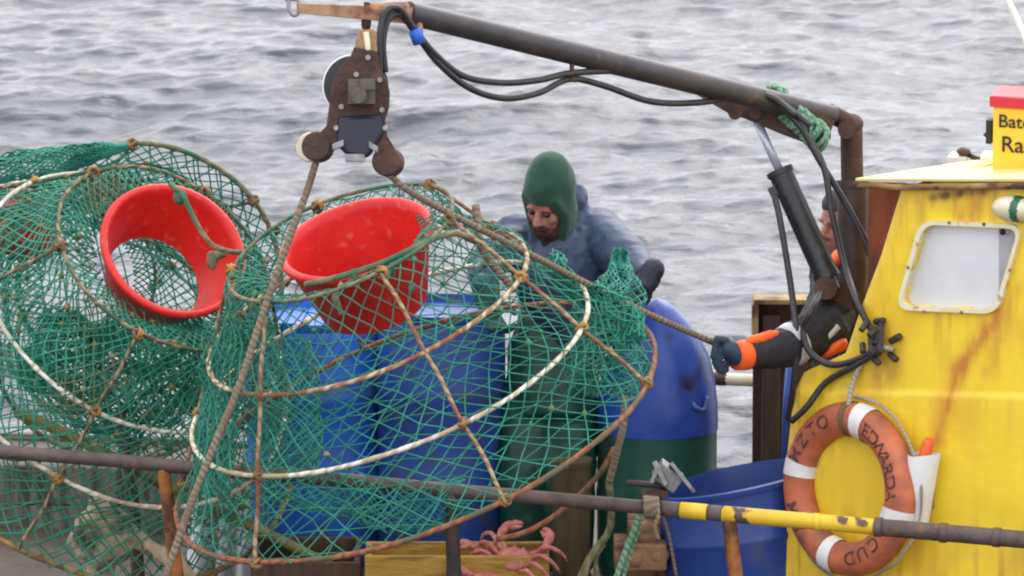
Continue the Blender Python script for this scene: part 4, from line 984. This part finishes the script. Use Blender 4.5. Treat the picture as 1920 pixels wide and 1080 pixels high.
# crusted lump and stem
lu = MB(); 
for (x, y, r) in ((180, 990, .085), (205, 985, .08), (160, 1015, .07), (215, 1020, .075), (190, 962, .06), (238, 1000, .05)): lu.ell(P(x, y, .3), r, n=12)
lu.tube(PX([(235, 1000, .28), (280, 1026, .26), (325, 1050, .24), (360, 1085, .24)], 6), .032, 10)
lu.tube([P(190, 1020, .3), np.array([P(190, 1020, .3)[0], P(190, 1020, .3)[1], DECK + .03])], .06, 10)
tag(lu.build('crusted_stone', M['lump'], vox=.012, sm=2, disp=.045, dsize=.06), 'lumpy tan crusted stone with a thick stem behind the lower left net', 'stone')
ol = MB(); ol.tube(PX([(28, 772, .6), (90, 798, .6), (190, 846, .6), (300, 905, .62), (520, 1010, .64), (690, 1100, .6)], 5), .022, 8)
tag(ol.build('olive_pole', mat('olive_paint', (.16, .15, .03), (.24, .20, .06), rough=.7, scale=9, c3=(.06, .07, .05), scale3=9, lo3=.5, hi3=.65)), 'olive pole slanting down behind the left pot', 'pole')
ol = MB(); ol.tube(PX([(222, 770, .55), (238, 850, .55), (250, 960, .55), (262, 1120, .55)], 5), .026, 8)
tag(ol.build('brown_pole', M['wood_brown']), 'dark brown upright pole behind the left pot', 'pole')
# grey metal fitting on the rail
mb = thing('metal_clamp', 'grey metal clamp of bent plates fixed on the rail above the blue tub', 'clamp', P(1240, 935, -.12))
x = MB(); x.box(P(1252, 892, -.12), [V(.8, -.6, .1), V(.6, .8, .2), V(0, -.2, 1)], [.05, .035, .05]); x.build('clamp_body', M['grey_metal'], mb, bevel=.005)
x = MB(); x.box(P(1280, 895, -.16), [V(.62, -.78, 0), V(.78, .62, .1), FWD], [.068, .007, .06]); x.build('plate', M['grey_metal'], mb)
x = MB(); x.box(P(1238, 888, -.17), [V(.45, -.9, 0), V(.9, .45, 0), FWD], [.05, .010, .012]); x.box(P(1228, 890, -.17), [V(-.4, -.9, 0), V(.9, -.4, 0), FWD], [.035, .008, .012]); x.build('lever', M['grey_metal'], mb, bevel=.003)
x = MB(); x.tube([P(1176, 905, -.12), P(1215, 908, -.12), P(1258, 915, -.12)], .012, 8); x.build('bar', M['brown_rail'], mb)
x = MB(); x.box(P(1228, 927, -.12), [RGT, UPV, FWD], [.05, .016, .04]); x.build('clamp_foot', M['wood_brown'], mb, bevel=.003)
# ropes at the rail
kb = MB()
coil = []
for k in range(60):
    a = .55 * k; c = rail_pt(1209 + k * .40); coil.append(c + (UPV * math.cos(a) + (-FWD) * math.sin(a)) * .036)
coil += [rail_pt(1234) + UPV * y_ - FWD * .04 + RGT * x_ for x_, y_ in ((.0, -.03), (-.012, -.06), (-.008, -.09), (.002, -.115))]
kb.tube(cr(coil, 2), .0085, 6)
tag(kb.build('rail_rope', M['rope']), 'tan rope knotted round the brown rail below the grey clamp', 'rope')
kb = MB(); kb.tube(PX([(1222, 942, -.62), (1250, 990, -.5), (1270, 1090, -.4)], 5), .006, 6)
tag(kb.build('rail_rope', M['rope']), 'thin tan cord hanging from the rail in front of the blue tub', 'rope')
kb = MB(); kb.tube(PX([(1204, 944, -.15), (1192, 985, -.12), (1174, 1030, -.1), (1150, 1100, -.1)], 6), .012, 7); tag(kb.build('rail_rope', M['rope_green']), 'thicker green rope hanging from the rail knot', 'rope')
kb = MB(); kb.tube(PX([(1210, 940, -.15), (1198, 990, -.1), (1182, 1040, -.06), (1160, 1110, -.05)], 6), .008, 7)
tag(kb.build('rail_rope', M['rope_green']), 'thin green cord hanging just right of the thicker green rope', 'rope')
kb = MB(); kb.tube(PX([(1142, 905, -.12), (1146, 960, -.05), (1140, 1000, 0), (1110, 1040, .02), (1080, 1100, .02)], 6), .014, 7); kb.tube(PX([(1142, 1000, 0), (1128, 1015, 0), (1102, 1060, 0), (1092, 1110, 0)], 6), .012, 7); kb.tube(PX([(1132, 1020, .03), (1116, 1050, .03), (1124, 1100, .03)], 6), .010, 7)
tag(kb.build('rail_rope', M['r_olive']), 'olive brown rope hanging in a fork below the front pot', 'rope')
kb = MB(); kb.tube(PX([(1152, 840, .1), (1130, 880, .12), (1100, 915, .15), (1050, 960, .15), (990, 996, .12), (930, 1012, .1)], 6), .011, 7)
tag(kb.build('loose_rope', M['r_rust']), 'reddish brown rope sagging above the crabs', 'rope')
st = MB(); st.ell(P(713, 911, .02), (.028, .024, .022), n=12); st.v[-1] += np.array([nz(p, 20) * .006 for p in st.v[-1]])
tag(st.build('shell', mat('shell_pale', (.45, .38, .33), (.55, .48, .42), rough=.7, scale=20)), 'small pale shell caught in the front pot net', 'shell')

# ------------------------------------------------------------------ crabs
def make_crab(label):
    t = thing('crab', label, 'crab', (0, 0, 0), 'red crabs heaped in the yellow crate')
    b = MB(); b.ell((0, 0, .04), (.075, .062, .034), n=20); vv = b.v[-1]; vv += np.array([nz(p, 30) * .006 for p in vv]); vv[:, 0] *= 1 + .25 * np.clip(vv[:, 1] / .06, -1, 1) * .5
    for s in (-1, 1): b.ell((s * .02, .06, .05), .008, n=8)
    b.build('shell', M['crab'], t)
    for s in (-1, 1):
        c = MB(); c.tube(cr([(s * .055, .045, .04), (s * .10, .075, .055), (s * .105, .115, .06)], 5), [.013] * 5 + [.016] * 5 + [.02], 8)
        c.tube(cr([(s * .105, .11, .06), (s * .098, .15, .064), (s * .07, .185, .06), (s * .045, .195, .055)], 5), [.021] * 5 + [.022] * 3 + [.017] * 3 + [.012] * 3 + [.007, .003], 8, flat=.7)
        c.tube(cr([(s * .085, .145, .06), (s * .065, .160, .058), (s * .042, .180, .055)], 4), [.012] * 4 + [.008] * 3 + [.004, .003], 8)
        c.build('claw', M['crab'], t)
        for k in range(4):
            y = .03 - .028 * k; sp_ = .02 * (1.5 - k)
            l = MB(); l.tube(cr([(s * .06, y, .035), (s * .12, y + sp_ * 1.2, .085), (s * .175, y + sp_ * 2.0, .05), (s * .20, y + sp_ * 2.2, .0)], 4), [.011] * 4 + [.0095] * 4 + [.007] * 3 + [.004, .002], 7)
            l.build('leg', M['crab'], t)
    return t
def dup(root):
    r = root.copy(); COL.objects.link(r)
    for ch in list(root.children):
        c = ch.copy(); COL.objects.link(c); c.parent = r
    return r
crab0 = make_crab('largest pale red crab on top of the heap in the yellow crate')
spots = [((964, 1062, .26), (.50, .12, -.45), .92, None), ((915, 1092, .26), (.5, -.3, 1.4), .9, 'dark red crab lower in the crate, leaning on its side board')]
for i, (q, e, s, lab) in enumerate(spots):
    o = crab0 if i == 0 else dup(crab0)
    o.location = tuple(P(*q)); o.rotation_euler = e; o.scale = (s, s, s)
    if lab: o['label'] = lab

# ------------------------------------------------------------------ people
def hand(side_pts, palm, fdir, pdir, tdir, m, name, parent, s=1.0, curl=.9):
    """glove: palm, four curled fingers, thumb. fdir fingers, pdir palm normal (curl direction), tdir thumb side"""
    f, p, t = nrm(fdir), nrm(pdir), nrm(tdir); b = MB(); palm = np.asarray(palm)
    b.ell(palm, (.048 * s, .045 * s, .02 * s), [f, t, p], n=14)
    if side_pts is None: b.capsule(palm - f * .03 * s, .03 * s, palm - f * .085 * s, .036 * s, n=12)
    else: b.capsule(palm - f * .01 * s, .034 * s, side_pts, .050 * s, n=14)
    for k, L in enumerate((.068, .078, .072, .056)):
        o = palm + f * .038 * s + t * (.030 - .0205 * k) * s
        a1 = curl * .5; d1 = f * math.cos(a1) + p * math.sin(a1); q1 = o + d1 * L * .5 * s
        a2 = curl * 1.35; d2 = f * math.cos(a2) + p * math.sin(a2); q2 = q1 + d2 * L * .36 * s
        a3 = curl * 2.1; d3 = f * math.cos(a3) + p * math.sin(a3); q3 = q2 + d3 * L * .30 * s
        b.capsule(o, .0125 * s, q1, .0118 * s, n=8); b.capsule(q1, .0118 * s, q2, .0108 * s, n=8); b.capsule(q2, .0108 * s, q3, .0095 * s, n=8)
    o = palm + t * .035 * s - f * .015 * s; q1 = o + nrm(t * .8 + f * .6 + p * .5) * .038 * s; q2 = q1 + nrm(t * .1 + f * .8 + p * .7) * .034 * s
    b.capsule(o, .016 * s, q1, .0135 * s, n=8); b.capsule(q1, .0135 * s, q2, .0105 * s, n=8)
    return b.build(name, m, parent, vox=.0045, sm=2)
def head(body, c, f, u, s=1.0):
    """skull, jaw, brow, nose, cheeks, ears as one surface with the neck"""
    f = nrm(f); r = nrm(np.cross(f, u)); u = nrm(np.cross(r, f)); A = [r, f, u]
    def q(x, y, z): return c + (r * x + f * y + u * z) * s
    body.ell(q(0, -.012, .03), (.076 * s, .095 * s, .092 * s), A, 20)
    body.ell(q(0, .02, -.045), (.060 * s, .068 * s, .068 * s), A, 18)
    body.ell(q(0, .045, -.085), (.034 * s, .035 * s, .026 * s), A, 14)
    for x in (-1, 1):
        body.ell(q(x * .040, .056, -.025), (.022 * s, .020 * s, .022 * s), A, 12)
        body.ell(q(x * .030, .078, .024), (.024 * s, .012 * s, .009 * s), A, 12)
        body.ell(q(x * .075, -.01, -.01), (.008 * s, .018 * s, .03 * s), A, 10)
        body.ell(q(x * .012, .094, -.034), (.009 * s, .011 * s, .008 * s), A, 10)
    body.capsule(q(0, .078, .018), .010 * s, q(0, .104, -.028), .014 * s, n=10)
    body.ell(q(0, .078, -.062), (.022 * s, .010 * s, .006 * s), A, 10)
    body.ell(q(0, .076, -.072), (.020 * s, .011 * s, .006 * s), A, 10)
    return q, A
# ---- man bending over the pot
d0 = .72
man = thing('person', 'bearded man in green knit hood and blue jacket bending over the front pot', 'person', np.array([P(1036, 900, 1.0)[0], P(1036, 900, 1.0)[1], DECK + .04]))
hc_ = P(1029, 380, d0); hf = V(-.46, -.56, .69); hu = V(-.12, .80, .58)
bd = MB(); q, A = head(bd, hc_, hf, hu, 1.05)
J = lambda x, y, d: P(x, y, d)
bd.capsule(hc_ - UPV * .06 + FWD * .03, .06, J(1050, 470, .86), .075)
bd.capsule(J(995, 475, .90), .045, J(1095, 475, .90), .05); bd.capsule(J(1055, 500, .90), .09, J(1060, 600, .96), .11); bd.capsule(J(1060, 600, .96), .11, J(1036, 700, 1.0), .11)
for x in (990, 1066): bd.capsule(J(x, 740, 1.0), .075, J(x, 900, 1.0), .06); bd.capsule(J(x, 900, 1.0), .06, np.array([J(x, 900, 1.0)[0], J(x, 900, 1.0)[1], DECK + .1]), .045)
bd.capsule(J(1105, 470, .86), .040, J(1182, 498, .69), .036); bd.capsule(J(1182, 498, .69), .036, J(1210, 524, .53), .030)
bd.capsule(J(975, 468, .87), .040, J(911, 496, .70), .036); bd.capsule(J(911, 496, .70), .036, J(912, 560, .5), .030)
bd.build('body', M['skin'], man, vox=.0075, sm=2)
ey = MB()
for x in (-1, 1): ey.ell(q(x * .031, .075, .004), .0135, n=10)
ey.build('eyes', mat('eye_dark', (.03, .02, .018), rough=.3), man)
be = MB()
be.ell(q(0, .040, -.092), (.060, .050, .050), A, 16); be.ell(q(0, .072, -.074), (.046, .026, .030), A, 14); be.ell(q(0, .085, -.056), (.040, .014, .011), A, 12); be.ell(q(0, .03, -.135), (.042, .04, .04), A, 14)
for x in (-1, 1): be.ell(q(x * .052, .024, -.06), (.018, .03, .04), A, 12)
be.build('beard', M['beard'], man, vox=.006, sm=1, disp=.010, dsize=.02)
hd_ = MB()
hd_.ell(q(0, -.028, .058), (.097, .112, .146), A, 32); hd_.ell(q(0, .000, .078), (.086, .098, .092), A, 28)
for x in (-1, 1): hd_.ell(q(x * .070, -.015, -.03), (.026, .062, .09), A, 16); hd_.capsule(q(x * .058, .060, .062), .020, q(x * .074, .020, -.03), .022); hd_.capsule(q(x * .074, .020, -.03), .022, q(x * .055, .030, -.12), .026)
hd_.capsule(q(-.058, .060, .062), .021, q(.058, .060, .062), .021); hd_.ell(q(0, -.03, -.09), (.085, .085, .075), A, 18)
hd_.build('hood', M['hood'], man, vox=.008, sm=22, disp=.006, dsize=.05)
sc = MB(); sc.ell(q(0, .035, -.155), (.055, .05, .045), A, 14); sc.ell(q(0, .02, -.19), (.07, .06, .04), A, 14); sc.build('neck_scarf', mat('scarf_dark', (.012, .022, .014), (.02, .04, .024), rough=.9, scale=20), man, vox=.008, sm=2, disp=.012, dsize=.05)
jk = MB()
jk.capsule(J(964, 448, .90), .098, J(1116, 440, .90), .112); jk.capsule(J(1052, 480, .88), .16, J(1090, 585, .95), .185); jk.capsule(J(1020, 520, .84), .13, J(1085, 600, .92), .16); jk.capsule(J(1100, 470, .90), .11, J(1150, 560, .96), .10)
jk.capsule(J(1124, 446, .86), .108, J(1180, 490, .70), .088); jk.capsule(J(1180, 490, .70), .086, J(1208, 518, .54), .056)
jk.capsule(J(966, 455, .86), .088, J(912, 492, .70), .072); jk.capsule(J(912, 492, .70), .070, J(908, 515, .60), .062)
for t in np.linspace(-.2, 1.25, 10):     # turned-down hood round the neck
    a = math.pi * (t); c = J(1052, 432, .86) + RGT * (.105 * math.cos(a)) + FWD * (.10 * math.sin(a)) + UPV * (.10 * max(0, math.sin(a + .35)) - .015)
    jk.ell(c, .042, n=10)
jk.ell(J(1080, 378, .88), (.052, .06, .075), n=14); jk.ell(J(1080, 412, .88), (.062, .06, .06), n=14)
jk.build('jacket', M['jacket'], man, vox=.010, sm=3, disp=.020, dsize=.075)
cf = MB(); cf.tube([J(1196, 508, .60), J(1214, 526, .52)], .062, 14); cf.build('jacket_cuff', M['black'], man, vox=.01, sm=1)
tr = MB(); tr.capsule(J(1060, 560, .98), .165, J(1040, 660, 1.0), .175); tr.tube([J(1038, 640, 1.0), J(1034, 720, 1.0), J(1034, 780, 1.0)], [.17, .175, .16], 24)
for x, dx in ((988, -6), (1066, 2)):
    b_ = np.array([J(x, 900, 1.0)[0], J(x, 900, 1.0)[1], DECK + .05]); tr.tube([J(x + 6, 720, 1.0), J(x + dx, 900, 1.0), b_], [.105, .105, .095], 20)
tr.build('trousers', M['oilskin'], man, vox=.012, sm=4, disp=.02, dsize=.10)
bt = MB()
for x in (988, 1068): c = J(x, 900, 1.0); bt.capsule([c[0] - .01, c[1], DECK + .10], .06, [c[0] - .16, c[1] - .03, DECK + .085], .045)
bt.build('boots', M['black'], man, vox=.012, sm=2)
hand(None, J(1206, 552, .47), V(-.35, -.85, .2), V(-.8, .1, .5), V(-.4, .3, .7), M['glove_navy'], 'glove', man, 1.25)
gt = MB(); gt.capsule(J(904, 500, .66), .062, J(914, 560, .52), .05); gt.build('gauntlet', M['glove_teal'], man, vox=.01, sm=2, disp=.015, dsize=.05)
hand(None, J(918, 580, .46), V(.25, -.9, .1), V(.6, .2, .6), V(.5, .1, -.5), M['glove_teal'], 'glove', man, 1.2)
# ---- crewman at the wheelhouse corner
m2 = thing('person', 'crewman in black and orange workwear gripping the taut rope, behind the cylinder', 'person', np.array([P(1600, 900, .95)[0], P(1600, 900, .95)[1], DECK + .04]))
b2 = MB(); c2h = P(1581, 420, .85); q2, A2 = head(b2, c2h, V(-.75, -.15, .6), V(0, 1, .15), 1.05)
b2.capsule(c2h - UPV * .08, .06, J(1585, 505, .9), .075); b2.capsule(J(1590, 520, .92), .13, J(1605, 760, .95), .13)
b2.capsule(J(1605, 760, .95), .13, np.array([J(1600, 760, .95)[0], J(1600, 760, .95)[1], DECK + .1]), .09)
b2.capsule(J(1570, 520, .70), .06, J(1541, 618, .28), .05); b2.capsule(J(1541, 618, .28), .05, J(1385, 662, -.03), .035)
b2.build('body', M['skin'], m2, vox=.009, sm=2)
cp_ = MB(); cp_.ell(q2(0, -.015, .075), (.086, .10, .065), A2, 18); cp_.ell(q2(0, -.04, .03), (.086, .085, .085), A2, 16); cp_.build('beanie', M['cap_dark'], m2, vox=.009, sm=2)
jb = MB(); jb.capsule(J(1565, 515, .84), .10, J(1640, 515, .98), .10); jb.capsule(J(1598, 550, .93), .16, J(1605, 800, .95), .165)
jb.capsule(J(1568, 515, .70), .095, J(1562, 580, .46), .10); jb.capsule(J(1562, 580, .46), .10, J(1541, 618, .28), .104)
jb.capsule(J(1541, 618, .28), .102, J(1470, 654, .12), .075); jb.capsule(J(1470, 654, .12), .075, J(1400, 665, -.02), .056)
jb.build('jacket', M['hv_black'], m2, vox=.010, sm=3, disp=.022, dsize=.06)
tr2 = MB(); b_ = J(1605, 800, .95)
for s_ in (-.09, .09): tr2.tube([b_ + RGT * s_, np.array([b_[0] + s_, b_[1], 1.0]), np.array([b_[0] + s_, b_[1], DECK + .05])], [.12, .10, .085], 16)
tr2.build('trousers', M['hv_black'], m2, vox=.014, sm=2)
def band(a, ra, b, rb, t0, t1, m, name, dr=.010):
    a = np.asarray(a); b = np.asarray(b); x = MB(); ts = np.linspace(t0, t1, 5)
    x.tube([a + (b - a) * t for t in ts], [ra + (rb - ra) * t + dr for t in ts], 22); return x.build(name, m, m2, bevel=.0)
eA, eB, eC = J(1541, 618, .28), J(1470, 654, .12), J(1400, 665, -.02)
band(eA, .102, eB, .075, .74, .94, M['hv_silver'], 'reflective_band', .004)
band(eB, .075, eC, .056, 1.04, 1.28, M['hv_orange'], 'cuff', .003)
# orange panel along the upper forearm
x = MB(); ax_ = nrm(eC - eB); 
pts = [eB + (eC - eB) * t + UPV * (.064 - .016 * t) - FWD * .030 for t in np.linspace(.14, 1.0, 9)]
x.tube(pts, [.010, .016, .019, .020, .020, .020, .019, .018, .012], 12); x.build('forearm_panel', M['hv_orange'], m2, vox=.008, sm=2, disp=.012, dsize=.04)
x = MB(); x.ell(J(1562, 652, .235), (.058, .05, .030), [V(.9, .45, 0), FWD, UPV], 16); x.ell(J(1574, 644, .25), (.034, .05, .034), n=12); x.build('elbow_panel', M['hv_orange'], m2, vox=.008, sm=2)
x = MB(); n_ = V(.75, .66, 0); x.tube([J(1532, 654, .19), J(1552, 632, .175), J(1572, 612, .20)], .013, 8, flat=.6); x.build('reflective_band', M['hv_silver'], m2)
x = MB(); x.ell(J(1570, 487, .50), (.030, .10, .044), [V(.9, -.35, 0), FWD, V(.35, .9, 0)], 16); x.build('shoulder_panel', M['hv_orange'], m2, vox=.008, sm=2)
hand(J(1388, 664, -.03), J(1360, 658, -.06), V(-.72, -.5, .45), V(.55, -.55, -.6), V(-.3, .8, .45), M['glove_blue'], 'glove', m2, 1.08, curl=1.45)
